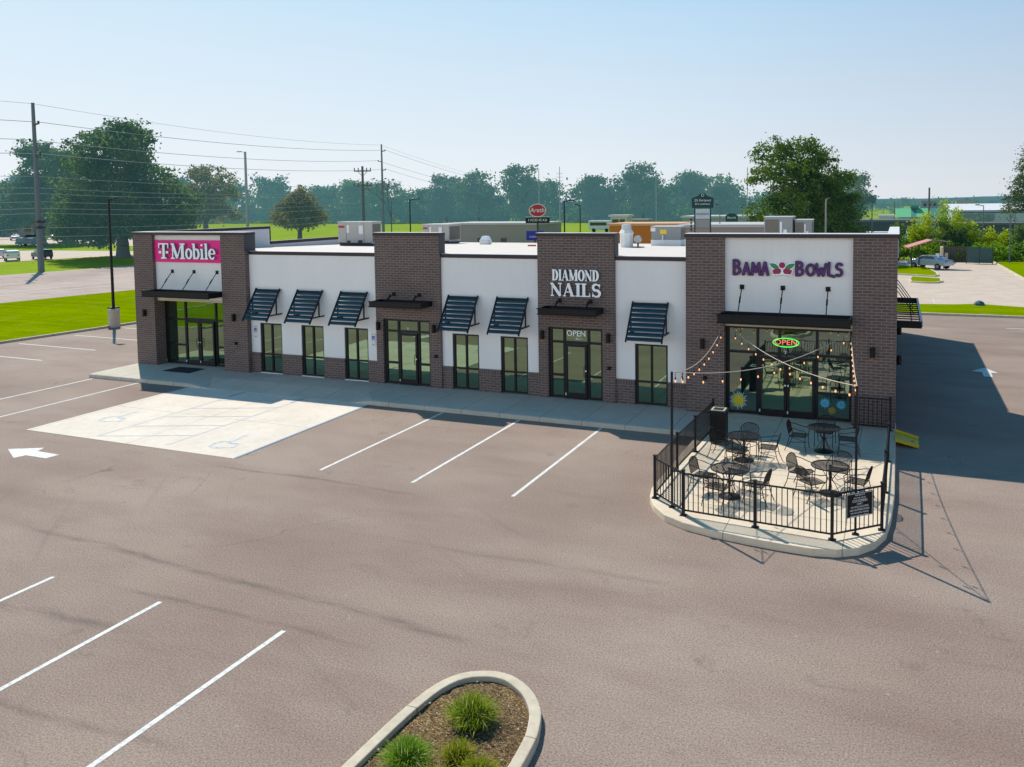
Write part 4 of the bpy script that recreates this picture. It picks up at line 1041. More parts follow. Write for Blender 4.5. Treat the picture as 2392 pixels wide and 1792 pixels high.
# yellow ramp tray off the walk
t=thing('drain_chute','yellow plastic ramp tray leading off the patio edge','ramp',(.2,-1.3,G))
m1=MB();A=[(.0,-.72,.03),(.0,-1.85,.03),(.68,-1.85,G+.05),(.68,-.85,G+.05)];m1.add(A+[(x,y,z-.04) for x,y,z in A],[(3,2,1,0),(4,5,6,7),(0,1,5,4),(1,2,6,5),(2,3,7,6),(3,0,4,7)]);m1.build('tray',M['yellow'],t)
m1=MB();m1.bar((.0,-.72,.05),(.68,-.85,G+.07),.06,.09);m1.bar((.0,-1.85,.05),(.68,-1.85,G+.07),.06,.09);m1.build('side_rail',M['yellow'],t)
m1=MB();m1.cyl((.5,-1.4,G+.09),(.5,-1.4,G+.1),.07,n=10);m1.build('round_mark',simple('ochre_mark',(.45,.25,.01),.6),t)

# ------------------------------------------------------------------ planted island in front
isl=[(-6.9,-26),(-6.86,-23.5),(-6.80,-21.8),(-6.76,-20.7),(-6.73,-19.9),(-6.68,-19.2),(-6.57,-18.55),(-6.34,-18.12),(-5.98,-17.9),(-5.7,-17.86),(-5.44,-17.92),(-5.08,-18.15),(-4.78,-18.52),(-4.63,-18.91),(-4.55,-19.3),(-4.5,-20.2),(-4.5,-22),(-4.6,-26)]
def smooth_pts(p,k=3):
    o_=[]
    for i in range(len(p)-1):
        p0=p[max(i-1,0)];p1=p[i];p2=p[i+1];p3=p[min(i+2,len(p)-1)]
        for j in range(k):
            t_=j/k
            o_.append(tuple(.5*((2*p1[q])+(-p0[q]+p2[q])*t_+(2*p0[q]-5*p1[q]+4*p2[q]-p3[q])*t_**2+(-p0[q]+3*p1[q]-3*p2[q]+p3[q])*t_**3) for q in (0,1)))
    o_.append(p[-1]);return o_
isp=smooth_pts(isl)
def inset(p,w_):
    o_=[];n=len(p)
    for i in range(n):
        a_=Vector(p[max(i-1,0)]);b_=Vector(p[min(i+1,n-1)]);d_=(b_-a_).normalized();o_.append((p[i][0]+d_.y*w_,p[i][1]-d_.x*w_))
    return o_
kerbline('planter_kerb',inset(isp,.09),.18,G+.155,G-.03,M['kerb'])
def mulchmat():
    m,nt,b,out=newmat('mulch');p=worldpos(nt)
    v=N(nt,'ShaderNodeTexVoronoi',inp={'Scale':36.,'Randomness':1.});L(nt,mapping(nt,p,(1,1.8,1),(0,0,.4)),v.inputs['Vector'])
    s=N(nt,'ShaderNodeSeparateColor');L(nt,v.outputs['Color'],s.inputs[0])
    c=ramp(nt,s.outputs[0],[(0.,(.045,.022,.007)),(.4,(.15,.085,.028)),(.75,(.26,.16,.06)),(1.,(.50,.36,.19))])
    c=mixc(nt,.6,c,ramp(nt,noise(nt,p,1.5,4,.6),[(.3,.55),(.7,1.3)]),'MULTIPLY')
    L(nt,c,b.inputs['Base Color']);b.inputs['Roughness'].default_value=.95;bump(nt,b,v.outputs['Distance'],.9,.03);return m
# mulch bed as a gently mounded grid inside the kerb
ins_=inset(isp,.17)
def inside_poly(x,y,P):
    c_=False;j=len(P)-1
    for i in range(len(P)):
        if (P[i][1]>y)!=(P[j][1]>y) and x<(P[j][0]-P[i][0])*(y-P[i][1])/(P[j][1]-P[i][1]+1e-12)+P[i][0]: c_=not c_
        j=i
    return c_
cx0,cy0=-5.75,-21.
mb=MB();rings=10;n_=len(ins_)
for r_ in range(rings+1):
    f=1-r_/rings
    for x,y in ins_:
        px,py=-5.7+(x+5.7)*f,(y+19.9)*f-19.9 if y>-19.9 else y*f+(-22.)*(1-f)*1.0
        h=G+.07+.06*(1-f)+(.012*math.sin(px*31+py*17)+.012*math.sin(px*13-py*29) if 0<r_<rings else 0)
        mb.v.append((px,py,h))
for r_ in range(rings):
    for i in range(n_-1):
        a_=r_*n_+i;mb.f.append((a_,a_+n_,a_+n_+1,a_+1));mb.m.append(0)
o=mb.build('planting_bed',mulchmat(),smooth=True);o['kind']='structure'
# loose wood chips
mb=MB()
for k in range(900):
    x=random.uniform(-7.6,-4.6);y=random.uniform(-23,-18.0)
    if not inside_poly(x,y,ins_): continue
    l=random.uniform(.012,.035);a_=random.uniform(0,6.28);z=G+random.uniform(.10,.16)
    if math.hypot(x+5.6,y+18.1)<.2: z=G+.1
    mb.bar((x,y,z),(x+l*math.cos(a_),y+l*math.sin(a_),z+random.uniform(-.006,.01)),l*.4,.006)
o=mb.build('wood_chips',simple('wood_chip',(.22,.145,.07),.9,var=.6,vs=8));tag(o,kind='stuff',label='loose brown and tan wood chips on the planting bed')
def bladegrass(name,label,cx,cy,r,h,n,cols,seed,spread=1.,group=None):
    rg=random.Random(seed);z0=G+.10;vs=[];fs=[];ms=[]
    for k in range(n):
        a=rg.uniform(0,6.28);q=rg.random()**.6;lean=q*spread*rg.uniform(.7,1.2);hh=h*rg.uniform(.65,1.1)*(1-.35*q)
        bx=cx+rg.gauss(0,r*.22);by=cy+rg.gauss(0,r*.22);w_=rg.uniform(.004,.0085)*1.25
        px,py=-math.sin(a),math.cos(a);dx,dy=math.cos(a),math.sin(a);tw=rg.uniform(-.5,.5);px,py=px+dx*tw,py+dy*tw
        o_=len(vs);S=5
        for i in range(S+1):
            f=i/S;out=r*lean*(f**1.7)*1.15;zz=z0+hh*(f-.42*q*spread*f**3.0) ;zz=max(zz,z0+.015)
            ww=w_*(1-f**2*.93)
            X=bx+dx*out;Y=by+dy*out
            vs+=[(X-px*ww,Y-py*ww,zz),(X+px*ww,Y+py*ww,zz)]
        m_=0 if rg.random()<.62 else (1 if rg.random()<.7 else 2)
        for i in range(S): fs.append((o_+2*i,o_+2*i+1,o_+2*i+3,o_+2*i+2));ms.append(m_)
    m1=MB();m1.v=vs;m1.f=fs;m1.m=ms
    return tag(m1.build(name,cols),label,'grass plant',group)
def blademat(name,c):
    m,nt,b,out=newmat(name);nt.nodes.remove(b);p=worldpos(nt)
    c2=mixc(nt,noise(nt,p,14,2),tuple(x*.6 for x in c),tuple(x*1.3 for x in c))
    d=N(nt,'ShaderNodeBsdfDiffuse');t_=N(nt,'ShaderNodeBsdfTranslucent');x=N(nt,'ShaderNodeMixShader');x.inputs[0].default_value=.4
    L(nt,c2,d.inputs[0]);L(nt,c2,t_.inputs[0]);L(nt,d.outputs[0],x.inputs[1]);L(nt,t_.outputs[0],x.inputs[2]);L(nt,x.outputs[0],out.inputs[0]);return m
gb=[blademat('blade_green',(.19,.30,.015)),blademat('blade_lime',(.38,.44,.05)),blademat('blade_straw',(.62,.55,.24))]
gb2=[blademat('blade_fresh',(.15,.32,.015)),blademat('blade_lime2',(.30,.46,.05)),blademat('blade_straw2',(.58,.56,.26))]
gb3=[blademat('blade_yellow',(.32,.34,.02)),blademat('blade_lime3',(.28,.35,.03)),blademat('blade_dry',(.55,.44,.2))]
bladegrass('ornamental_grass','large fountain grass clump at the head of the planting bed',-5.62,-19.12,.35,.44,2300,gb,3)
bladegrass('ornamental_grass','bright green grass clump at the lower left of the planting bed',-6.0,-20.28,.31,.40,2100,gb2,5)
bladegrass('ornamental_grass','low green grass clump just below the large fountain grass',-5.42,-19.92,.27,.26,1000,gb3,6,.8)
bladegrass('ornamental_grass','yellow-green grass clump at the lower right edge of the bed',-4.98,-20.15,.30,.28,1200,gb3,8,.8)
bladegrass('ornamental_grass','thin yellow grass clump at the bottom of the bed between two larger ones',-5.45,-20.6,.34,.3,1300,gb3,9,.8)
# bits of litter and pale stones
mb=MB()
for k in range(46):
    x=random.uniform(-7,-4.7);y=random.uniform(-21,-18.2)
    if inside_poly(x,y,ins_): r_=random.uniform(.008,.02);mb.lathe([(r_*.6,0),(r_,r_*.5),(r_*.5,r_)],(x,y,G+random.uniform(.12,.15)),5)
tag(mb.build('pebbles',simple('pebble',(.6,.56,.5),.8)),kind='stuff',label='small pale pebbles in the planting bed')

# ------------------------------------------------------------------ trees
def leafcloud(name,mat,lobes,n,size,parent=None,seed=1,flat=.5,clus=26,droop=0,org=None):
    """many small leaf-clump faces gathered in clusters through the crown's volume"""
    rg=np.random.default_rng(seed)
    vol=np.array([a[3]*a[4]*a[5] for a in lobes])**.72;vol/=vol.sum()
    nc=max(1,n//clus);idx=rg.choice(len(lobes),nc,p=vol);LB=np.array(lobes)[idx]
    d=rg.normal(size=(nc,3));d/=np.linalg.norm(d,axis=1)[:,None]
    rr=rg.uniform(.25,1.,nc)**.45
    cc=LB[:,:3]+d*LB[:,3:6]*rr[:,None]
    # clusters
    cs=rg.uniform(.6,1.3,nc)*size*2.1
    ctr=np.repeat(cc,clus,0);off=rg.normal(size=(nc*clus,3))*np.repeat(cs,clus)[:,None]*.5;off[:,2]*=.6
    P=ctr+off;m=len(P)
    nr=rg.normal(size=(m,3));nr[:,2]+=flat;nr+=np.repeat(d,clus,0)*.8;nr/=np.linalg.norm(nr,axis=1)[:,None]
    t=rg.normal(size=(m,3));t-=nr*(t*nr).sum(1)[:,None];t/=np.linalg.norm(t,axis=1)[:,None];b=np.cross(nr,t)
    s=rg.uniform(.55,1.25,m)[:,None]*size*.5
    V=np.empty((m,4,3));V[:,0]=P-t*s;V[:,1]=P-b*s*.6;V[:,2]=P+t*s;V[:,3]=P+b*s*.6
    V[:,:,2]-=droop*np.abs(V[:,:,2]-V[:,:,2])
    V=V.reshape(-1,3)
    me=bpy.data.meshes.new(name);me.vertices.add(len(V));me.vertices.foreach_set('co',V.ravel())
    me.loops.add(4*m);me.loops.foreach_set('vertex_index',np.arange(4*m));me.polygons.add(m);me.polygons.foreach_set('loop_start',np.arange(0,4*m,4));me.polygons.foreach_set('loop_total',np.full(m,4))
    me.materials.append(mat);me.update();me.validate()
    o=bpy.data.objects.new(name,me);C.objects.link(o)
    if parent is not None:o.parent=parent
    return o
def lobes_round(h,r,z0,k,seed,top=.9,squash=1.):
    """irregular dome: a thin core, and many unequal limbs of foliage, widest a third of the way up"""
    rg=random.Random(seed);L_=[];H=h-z0
    ax,ay=rg.uniform(-.12,.12)*r,rg.uniform(-.12,.12)*r;bulge=[rg.uniform(.78,1.16) for _ in range(9)]
    for q,f in ((.22,.68),(.45,.60),(.66,.42)): L_.append((ax*q,ay*q,z0+H*q,r*f,r*f,H*.17))
    for i in range(k+8):
        q=rg.random()**.9*.93+.04;a=rg.uniform(0,6.28);b=bulge[int(a/6.29*9)]
        prof=math.sqrt(max(.02,1-abs((q-.3)/.74)**2.1))
        rad=r*b*prof*rg.uniform(.62,.86);s_=r*rg.uniform(.13,.30)*(1.1-.35*q)
        L_.append((ax*q+rad*math.cos(a),ay*q+rad*math.sin(a),z0+H*q,s_*1.15,s_*1.15,s_*rg.uniform(.55,.85)*squash))
    for i in range(4):
        a=rg.uniform(0,6.28);s_=r*rg.uniform(.12,.2);L_.append((ax+r*.26*math.cos(a),ay+r*.26*math.sin(a),h-s_*rg.uniform(.6,1.4),s_,s_,s_*.9))
    return L_
def trunk(parent,h0,r,h1,limbs,spread,seed,mat=None,lean=(0,0)):
    rg=random.Random(seed);m1=MB()
    m1.cyl((0,0,-.15),(0,0,.35*1),r*1.55,r*1.05,10);pts=[Vector((0,0,.35))]
    for k in range(4): pts.append(Vector((lean[0]*(k+1)/4+rg.uniform(-.1,.1)*r,lean[1]*(k+1)/4+rg.uniform(-.1,.1)*r,.35+(h0-.35)*(k+1)/4)))
    rr=[r*1.05,r*.95,r*.88,r*.82,r*.76]
    for k in range(4): m1.cyl(pts[k],pts[k+1],rr[k],rr[k+1],10,False)
    top=pts[-1]
    # leader
    q=top.copy();rad=r*.7
    for k in range(4):
        q2=q+Vector((rg.uniform(-.3,.3)*spread*.2,rg.uniform(-.3,.3)*spread*.2,(h1-h0)/4*.85));m1.cyl(q,q2,rad,rad*.66,8,False);q=q2;rad*=.66
    for i in range(limbs):
        a=6.283*i/limbs+rg.uniform(-.4,.4);z=h0+(h1-h0)*.5*i/limbs;b0=Vector((top.x,top.y,z));L0=spread*rg.uniform(.6,.95)
        b1=b0+Vector((math.cos(a)*L0*.45,math.sin(a)*L0*.45,L0*.38));b2=b0+Vector((math.cos(a+.2)*L0,math.sin(a+.2)*L0,L0*.62))
        m1.cyl(b0,b1,r*.36,r*.22,7,False);m1.cyl(b1,b2,r*.22,r*.06,6,False)
        b3=b1+Vector((math.cos(a-.7)*L0*.4,math.sin(a-.7)*L0*.4,L0*.45));m1.cyl(b1,b3,r*.16,r*.04,5,False)
    o=m1.build('trunk',mat or M['bark'],None);o.location=(0,0,0)
    me=o.data;zmin=min(p[2] for p in m1.v);a_=np.array(m1.v);cx,cy=(a_[:,0].min()+a_[:,0].max())/2,(a_[:,1].min()+a_[:,1].max())/2
    me.transform(Matrix.Translation((cx,cy,zmin)));o.parent=parent;return o
def tree(name,label,x,y,h,r,z0,mat,n,size,seed,trunk_r=.4,limbs=6,k=22,core=0,group=None,fork=None,lobes=None,trans=None,sc=(1,1,1)):
    t=thing(name,label,'tree',(x,y,G),0,group)
    trunk(t,fork or max(z0*1.05,h*.18),trunk_r,h*.8,limbs,r*.85,seed)
    lb_=lobes or lobes_round(h,r,z0,k,seed)
    if core: lb_=lb_+[(0,0,z0+(h-z0)*.42,r*.8,r*.8,(h-z0)*.38),(0,0,z0+(h-z0)*.7,r*.5,r*.5,(h-z0)*.26)]
    leafcloud('crown',mat,lb_,n,size,t,seed)
    t.scale=sc
    return t
tree('shade_tree','tallest broad dark green tree on the lawn across the road',-111.5,65.3,20.4,10.6,2.2,M['oak'],38000,.60,11,1.0,8,48,fork=3.4)
tree('shade_tree','dark green tree at the left edge of the photo, behind the utility pole',-174.5,97.5,22.3,8.6,3.6,M['oak'],20000,.75,12,1.25,7,30,fork=4.2)
tree('shade_tree','dark green tree partly hidden behind the tallest tree, with its trunk right of its neighbour',-168.2,99.6,20.6,7.6,3.6,M['oak'],17000,.75,13,1.2,7,26,fork=4.2)
tree('shade_tree','russet-tinged loose tree just right of the tallest tree',-179.7,151.,19.4,9.6,3.0,M['oakwarm'],11000,.85,14,.9,9,26,fork=3.)
# magnolia-like, broad low crown with pointed top
lb=[(0,0,5.6,4.6,4.6,2.6),(0,0,8.2,3.0,3.0,2.4),(0,0,10.3,1.5,1.5,1.6)]
rg=random.Random(4)
for i in range(26):
    a=rg.uniform(0,6.28);q=rg.random();rad=6.6-4.2*q;lb.append((rad*math.cos(a)*.9,rad*math.sin(a)*.9,3.6+q*6.,1.15,1.15,.75))
tree('magnolia_tree','small russet-leaved tree with a pointed crown on the bright green field',-111.7,107.7,12.1,6.4,2.6,M['oakwarm'],11000,.5,15,.55,9,20,fork=2.7,lobes=lb)
tree('shade_tree','big bright green tree behind the right end of the roof',-11.3,79.9,15.4,6.4,.5,M['maple'],34000,.38,91,.45,10,54,core=1,fork=3.0)
tree('shade_tree','smaller dusty green tree right behind the big bright green tree',-8.6,150.2,13.0,4.6,3.0,M['wood2'],6000,.55,17,.4,6,18,fork=3.)
tree('shade_tree','dark low tree merging with the right side of the big bright tree',-6.8,84.,11.,3.9,.5,M['maple'],11000,.38,18,.3,6,16,fork=2.)
# conifer at the right edge with layered branches
t=thing('conifer_tree','tall layered conifer cut off by the right edge of the photo','tree',(15.0,89.6,G))
trunk(t,6.,.3,14.3,0,1,19);lb=[]
for k in range(15):
    z=6.3+k*.56;rad=(3.3-(k/15)*2.6)
    for j in range(7):
        a=j*.9+k*1.7;lb.append((rad*.62*math.cos(a),rad*.62*math.sin(a),z-.25,rad*.42,rad*.42,.2))
leafcloud('crown',M['conifer'],lb,9000,.3,t,19,flat=1.4,clus=14)
# distant oaks that stand out of the wood
far=[(1196,318,18.6,8.5,'left'),(1272,305,21.,9.5,''),(1370,330,15.2,7.5,''),(1448,300,21.5,9.,''),(1530,345,17.,9.,''),(1100,330,17.,8.,''),(1030,350,16.5,9.,'')]
fpos=[(-143.9,248.9,19.3,8.4,'first crown right of the small pole group, rounded oak rising above the wood'),(-123.,245.3,20.6,8.6,'tallest rounded oak above the wood, behind the oval sign'),(-107.5,277.,17.2,7.8,'pale rounded oak in the wood right of the tallest oak'),(-84.5,262.,20.6,8.6,'broad-topped oak above the wood behind the orange building'),(-76.,300.,19.,9.,'hazy round oak above the wood left of the dark green shopping sign'),(-165.,262.,18.,8.6,'rounded oak in the wood left of centre of the photo'),(-60.,280.,13.,7.,'low oak right of the dark green shopping sign')]
for i,(x,y,h,r,l) in enumerate(fpos):
    tree('oak_tree',l,x,y,h,r,2.,M['wood2'],6500,1.15,30+i,.6,6,18,group='oaks in front of the far wood')
# the far wood: one mass of crowns
lb=[];rg=random.Random(21)
def woodrow(p0,p1,n,hm,jit,rad):
    for i in range(n):
        f=(i+rg.random())/n;x=p0[0]+(p1[0]-p0[0])*f+rg.uniform(-jit,jit);y=p0[1]+(p1[1]-p0[1])*f+rg.uniform(-jit,jit)
        h=hm*rg.uniform(.72,1.12);r=rad*rg.uniform(.7,1.2)
        lb.append((x,y,h*.38,r*1.1,r*1.1,h*.4));
        for k in range(3): lb.append((x+rg.uniform(-r,r)*.6,y+rg.uniform(-r,r)*.6,h*rg.uniform(.6,.86),r*.5,r*.5,h*.14))
woodrow((-520,190),(-262,292),34,22,8,8.5);woodrow((-262,292),(-205,272),9,19.5,6,7.5);woodrow((-205,272),(-120,292),18,17.,6,7.5);woodrow((-120,296),(-60,315),14,17,7,8.);woodrow((-70,318),(-25,330),9,11.5,6,7.)
woodrow((-560,240),(-250,340),30,24,10,10)
for i in range(230):
    f=i/230.;x=-540+f*480;y=(200+f*520*.35 if x<-262 else 285+12*math.sin(i*.7));lb.append((x,y,3.2,6,4,3.4))
o=leafcloud('far_wood',M['wood'],lb,210000,1.45,None,22,clus=22);o.location=(0,0,G);tag(o,'hazy blue-green mass of trees closing the field',kind='stuff')
# shrub belt and hedges on the right
lb=[];rg=random.Random(5)
for i in range(60):
    x=-1.5+rg.random()*26;lb.append((x,83.2+rg.uniform(-.6,2.8),rg.uniform(.6,1.7),1.1,1.1,rg.uniform(.7,1.1)))
o=leafcloud('bush_belt',M['bush'],lb,15000,.32,None,23);o.location=(0,0,G);tag(o,'dense green scrub behind the driveway end',kind='stuff')
for i,(x,y,h,r,l) in enumerate([(5.4,90.,7.9,1.15,'tallest yellow-green feathery tree, rising above the others'),(7.0,90.5,6.7,1.1,'yellow-green feathery tree just right of the tallest one'),(3.4,89.,6.,1.15,'yellow-green feathery tree just left of the tallest one'),(2.0,88.,5.2,1.2,'leftmost yellow-green feathery tree'),(8.5,89.,4.8,1.1,'low yellow-green feathery tree, rightmost of the cluster'),(10.6,89,3.9,1.2,'small yellow-green feathery tree right of the cluster'),(12.4,90,3.6,1.2,'smallest yellow-green feathery tree near the thin tall lamp')]):
    lb=[(0,0,h*(.2+.16*k),r*(1.45-.26*k),r*(1.45-.26*k),h*.16) for k in range(5)]+[(r*.7*math.cos(q*1.3),r*.7*math.sin(q*1.3),h*(.15+.06*(q%4)),r*.55,r*.55,h*.1) for q in range(7)]
    t=thing('cypress_tree',l,'tree',(x,y,G),0,'feathery trees behind the driveway');m1=MB();m1.v=[];m1.cyl((x,y,G-.1),(x,y,G+h*.5),.12,.05);m1.build('trunk',M['bark'],t)
    leafcloud('crown',M['cypress'],lb,5200,.26,t,40+i,flat=0,clus=10)
for i,(x,y,h,l) in enumerate([(4.8,86.,4.6,'dark green round bush under the tallest feathery tree'),(6.9,85.5,3.8,'dark green bush behind the green dumpster gate'),(-.2,86.,4.4,'dark bush beside the brick corner of the building'),(13.8,86.5,4.0,'dark leafy bush at the right edge of the photo')]):
    t=thing('bush',l,'bush',(x,y,G),0,'dark bushes behind the driveway');leafcloud('foliage',M['maple'],lobes_round(h,1.7,.2,10,50+i),2600,.3,t,50+i)
lb=[];rg=random.Random(77)
for i in range(70): x=-14+i*.55;lb.append((x,156+rg.uniform(-3,6),rg.uniform(1.,2.6),1.9,1.9,rg.uniform(1.,2.)))
for i in range(60): x=8+i*1.5;lb.append((x,215+rg.uniform(-6,10),rg.uniform(1.5,3.2),2.6,2.6,rg.uniform(1.4,2.6)))
o=leafcloud('far_thicket',M['wood2'],lb,14000,.55,None,78);o.location=(0,0,G);tag(o,'dull green thicket beyond the dark low building at the right',kind='stuff')
# hills on the horizon
def hillmat(name,c):
    m,nt,b,out=newmat(name);b.inputs['Base Color'].default_value=(*c,1);b.inputs['Roughness'].default_value=1
    p=worldpos(nt);L(nt,mixc(nt,noise(nt,p,.03,5,.7),tuple(x*.6 for x in c),tuple(x*1.4 for x in c)),b.inputs['Base Color']);hazed(nt,b.outputs[0],out,.75);return m
hm=hillmat('hill_woods',(.05,.09,.055))
for j,(d,hh) in enumerate(((900,5.5),(1500,10))):
    m1=MB();n_=150;rg=random.Random(60+j)
    for i in range(n_+1):
        a=R(-62+i*84/n_);x=d*math.sin(a);y=d*math.cos(a);z=hh*(.55+.3*math.sin(i*.11+j)+.12*math.sin(i*.37)+.08*rg.random())
        if -28<math.degrees(a)<-3: z*=.9
        m1.v+=[(x,y,-2),(x,y,z),(x*1.2,y*1.2,z*.4)]
    for i in range(n_):
        for q in (0,1): m1.f.append((3*i+q,3*i+3+q,3*i+4+q,3*i+1+q));m1.m.append(0)
    o=m1.build('hills',hm);o['kind']='structure'
lb=[];rg=random.Random(71)
for i in range(90):
    x=-30+i*3.4+rg.uniform(-1,1);lb.append((x,430+rg.uniform(-20,20),rg.uniform(2,6),4,4,rg.uniform(2,4)))
o=leafcloud('far_tree_line',M['wood'],lb,16000,1.2,None,72);o.location=(0,0,G);tag(o,'low hazy tree line on the right horizon',kind='stuff')

# ------------------------------------------------------------------ rear right: lawn strips, pale lot, islands
zl=G+.11
slab('lawn_strip',[(-30,30.9),(90,30.9),(90,34.6),(8.2,35.9),(5.3,37.2),(3.6,36.3),(1.35,35.9),(-30,35.8)],G-.05,zl,M['lawn'])
kerbline('kerb',[(-30,30.8),(1,30.8),(7.5,30.8),(90,30.8)],.2,G+.14)
sheet('driveway',[(-30,34.2),(90,33),(90,60),(10.8,60),(10.6,82.3),(-30,82.3)],G-.012,M['lot'])
slab('lawn_east',[(10.7,82),(10.6,76),(10.9,59.2),(12.5,50),(60,50),(60,82)],G-.05,zl,M['lawn'])
kerbline('kerb',[(10.35,82),(10.5,76),(10.8,59.2),(12.4,50)],.18,G+.14)
for pts,nm in (([(-8,62.3),(-.05,62.2),(2.4,60.8),(3.3,60.4),(3.68,61.6),(3.6,65),(3.2,68.8),(2.6,71.6),(1.8,73.),(0,73.3),(-8,73.4)],'lawn_island'),([(1.15,53.9),(2.3,53.3),(3.2,53.5),(3.72,54.8),(3.7,57.6),(1.3,59.0),(1.05,56.5)],'lawn_island')):
    slab(nm,pts,G-.05,zl,M['lawn']);kerbline('island_kerb',pts,.17,G+.13,closed=True)
kerbline('kerb',[(-8,82.2),(1.3,82.2),(4.3,82.3)],.2,G+.16)
mb=MB();strip(mb,(2.5,37),(2.5,41),.14,G-.006);strip(mb,(8.0,55.5),(9.3,55.6),.2,G-.006);o=mb.build('driveway_marks',M['linefar']);o['kind']='structure'
# silver car with parts
def car(name,label,x,y,rz,col,L_=4.6,W_=1.8,H_=1.42,kind='sedan',haze=.5,group='parked cars',far=False):
    t=thing(name,label,'car' if kind!='pickup' else 'pickup truck',(x,y,G),rz,group)
    paintm=simple('car_paint_'+name,col,.25,.3,haze=haze,var=.03,coat=.6)
    if kind=='sedan': prof=[(-.5,.28),(-.5,.58),(-.46,.68),(-.32,.72),(-.2,.98),(.12,1.),(.28,.72),(.46,.62),(.5,.5),(.5,.28)]
    elif kind=='suv': prof=[(-.5,.25),(-.5,.72),(-.46,.95),(-.36,1.),(.08,1.),(.22,.68),(.46,.6),(.5,.5),(.5,.25)]
    else: prof=[(-.5,.3),(-.5,.58),(-.14,.58),(-.12,.96),(.1,1.),(.2,.64),(.47,.58),(.5,.5),(.5,.3)]
    P=[(a*L_,b*H_) for a,b in prof];n_=len(P);m1=MB();vs=[]
    for yy,k in ((-W_/2,0),(-W_/2*.97,1),(W_/2*.97,1),(W_/2,0)):
        for a,b in P:
            up=max(0,(b-.66*H_)/(.34*H_));vs.append((a,yy*(1-.16*up),b if k else b*.985))
    m1.v=vs
    for j in range(3):
        for i in range(n_): m1.f.append((j*n_+i,j*n_+(i+1)%n_,(j+1)*n_+(i+1)%n_,(j+1)*n_+i));m1.m.append(0)
    m1.f+=[tuple(range(n_-1,-1,-1)),tuple(range(3*n_,4*n_))];m1.m+=[0,0]
    def mk(mb_,nm,mat,bev=0):
        me=bpy.data.meshes.new(nm);me.from_pydata(mb_.v,[],mb_.f);me.materials.append(mat);o_=bpy.data.objects.new(nm,me);C.objects.link(o_);o_.parent=t
        if bev:
            q=o_.modifiers.new('bevel','BEVEL');q.width=bev;q.segments=2
        return o_
    mk(m1,'body',paintm,.04)
    if kind=='sedan': gl=[(-.27,.74),(-.18,.95),(.11,.965),(.24,.74)]
    elif kind=='suv': gl=[(-.45,.74),(-.4,.95),(.07,.96),(.18,.7)]
    else: gl=[(-.11,.64),(-.1,.93),(.09,.96),(.16,.66)]
    for s_ in (-1,1):
        m1=MB();vs=[]
        for a,b in gl:
            up=max(0,(b-.66)/.34);vs.append((a*L_,s_*(W_/2*(1-.16*up)+.008),b*H_))
        m1.v=vs;m1.f=[(0,1,2,3) if s_<0 else (3,2,1,0)];mk(m1,'side_window',M['carglass'])
    f0,f1=(gl[3],gl[2]);m1=MB();m1.v=[((f0[0]+.015)*L_,-W_*.40,f0[1]*H_),((f0[0]+.015)*L_,W_*.40,f0[1]*H_),((f1[0]+.025)*L_,W_*.36,f1[1]*H_),((f1[0]+.025)*L_,-W_*.36,f1[1]*H_)];m1.f=[(0,1,2,3)];mk(m1,'windscreen',M['carglass'])
    if kind!='pickup':
        g0,g1=gl[0],gl[1];m1=MB();m1.v=[((g0[0]-.03)*L_,-W_*.40,g0[1]*H_+.02),((g0[0]-.03)*L_,W_*.40,g0[1]*H_+.02),((g1[0]-.035)*L_,W_*.36,g1[1]*H_),((g1[0]-.035)*L_,-W_*.36,g1[1]*H_)];m1.f=[(3,2,1,0)];mk(m1,'rear_window',M['carglass'])
    for a in (-.31,.32):
        for s_ in (-1,1):
            m1=MB();m1.cyl((a*L_,s_*(W_/2-.17),.33),(a*L_,s_*(W_/2+.012),.33),.33,n=16);wh=mk(m1,'wheel',M['tyre'])
            m1=MB();m1.cyl((a*L_,s_*(W_/2+.0),.33),(a*L_,s_*(W_/2+.03),.33),.19,n=12);q=mk(m1,'rim',M['rim']);q.parent=wh
    for s_ in (-1,1):
        m1=MB();m1.box(.485*L_,.503*L_,s_*W_*.36-.16,s_*W_*.36+.16,.46*H_,.55*H_);mk(m1,'headlight',M['labelwhite'])
        m1=MB();m1.box(-.503*L_,-.488*L_,s_*W_*.38-.12,s_*W_*.38+.12,.5*H_,.6*H_);mk(m1,'tail_light',M['labelred'])
    return t
car('parked_car','silver saloon car beside the pink-roofed shelter on the driveway',3.25,71.0,R(146),(.42,.50,.62),4.4,1.8,1.45)
car('parked_car','white van-like car at the left edge of the photo on the far lane',-123.6,55.8,R(150),(.75,.77,.8),4.4,1.8,1.6,'suv')
car('parked_car','black sport utility car parked right of the white car',-121.6,59.2,R(160),(.02,.025,.035),4.3,1.85,1.6,'suv')
car('parked_car','white car behind the white van-like car at the left edge',-133.,59.5,R(160),(.7,.72,.75),4.6,1.8,1.5,'suv')
car('parked_pickup','dark blue pickup truck left of the tree trunks',-166.,89.3,R(200),(.02,.08,.15),5.6,1.9,1.75,'pickup')
car('parked_pickup','blue covered truck parked behind the dark blue pickup truck',-176.,96.5,R(205),(.04,.15,.24),5.6,2.,2.2,'suv')
for i,(x,y,c,l) in enumerate([(-190.8,114.4,(.75,.76,.8),'white car between the two tree trunks'),(-200.,118.5,(.7,.72,.76),'white car left of the two tree trunks, far lot'),(-193.,122.,(.6,.62,.68),'pale car in the far lot right of the two trunks'),(-187.,124.5,(.05,.06,.08),'dark car in the far lot, farthest right of the row'),(-205.,113.,(.3,.33,.4),'grey car farthest left in the far lot row')]):
    car('parked_car',l,x,y,R(150),c,4.5,1.8,1.5)
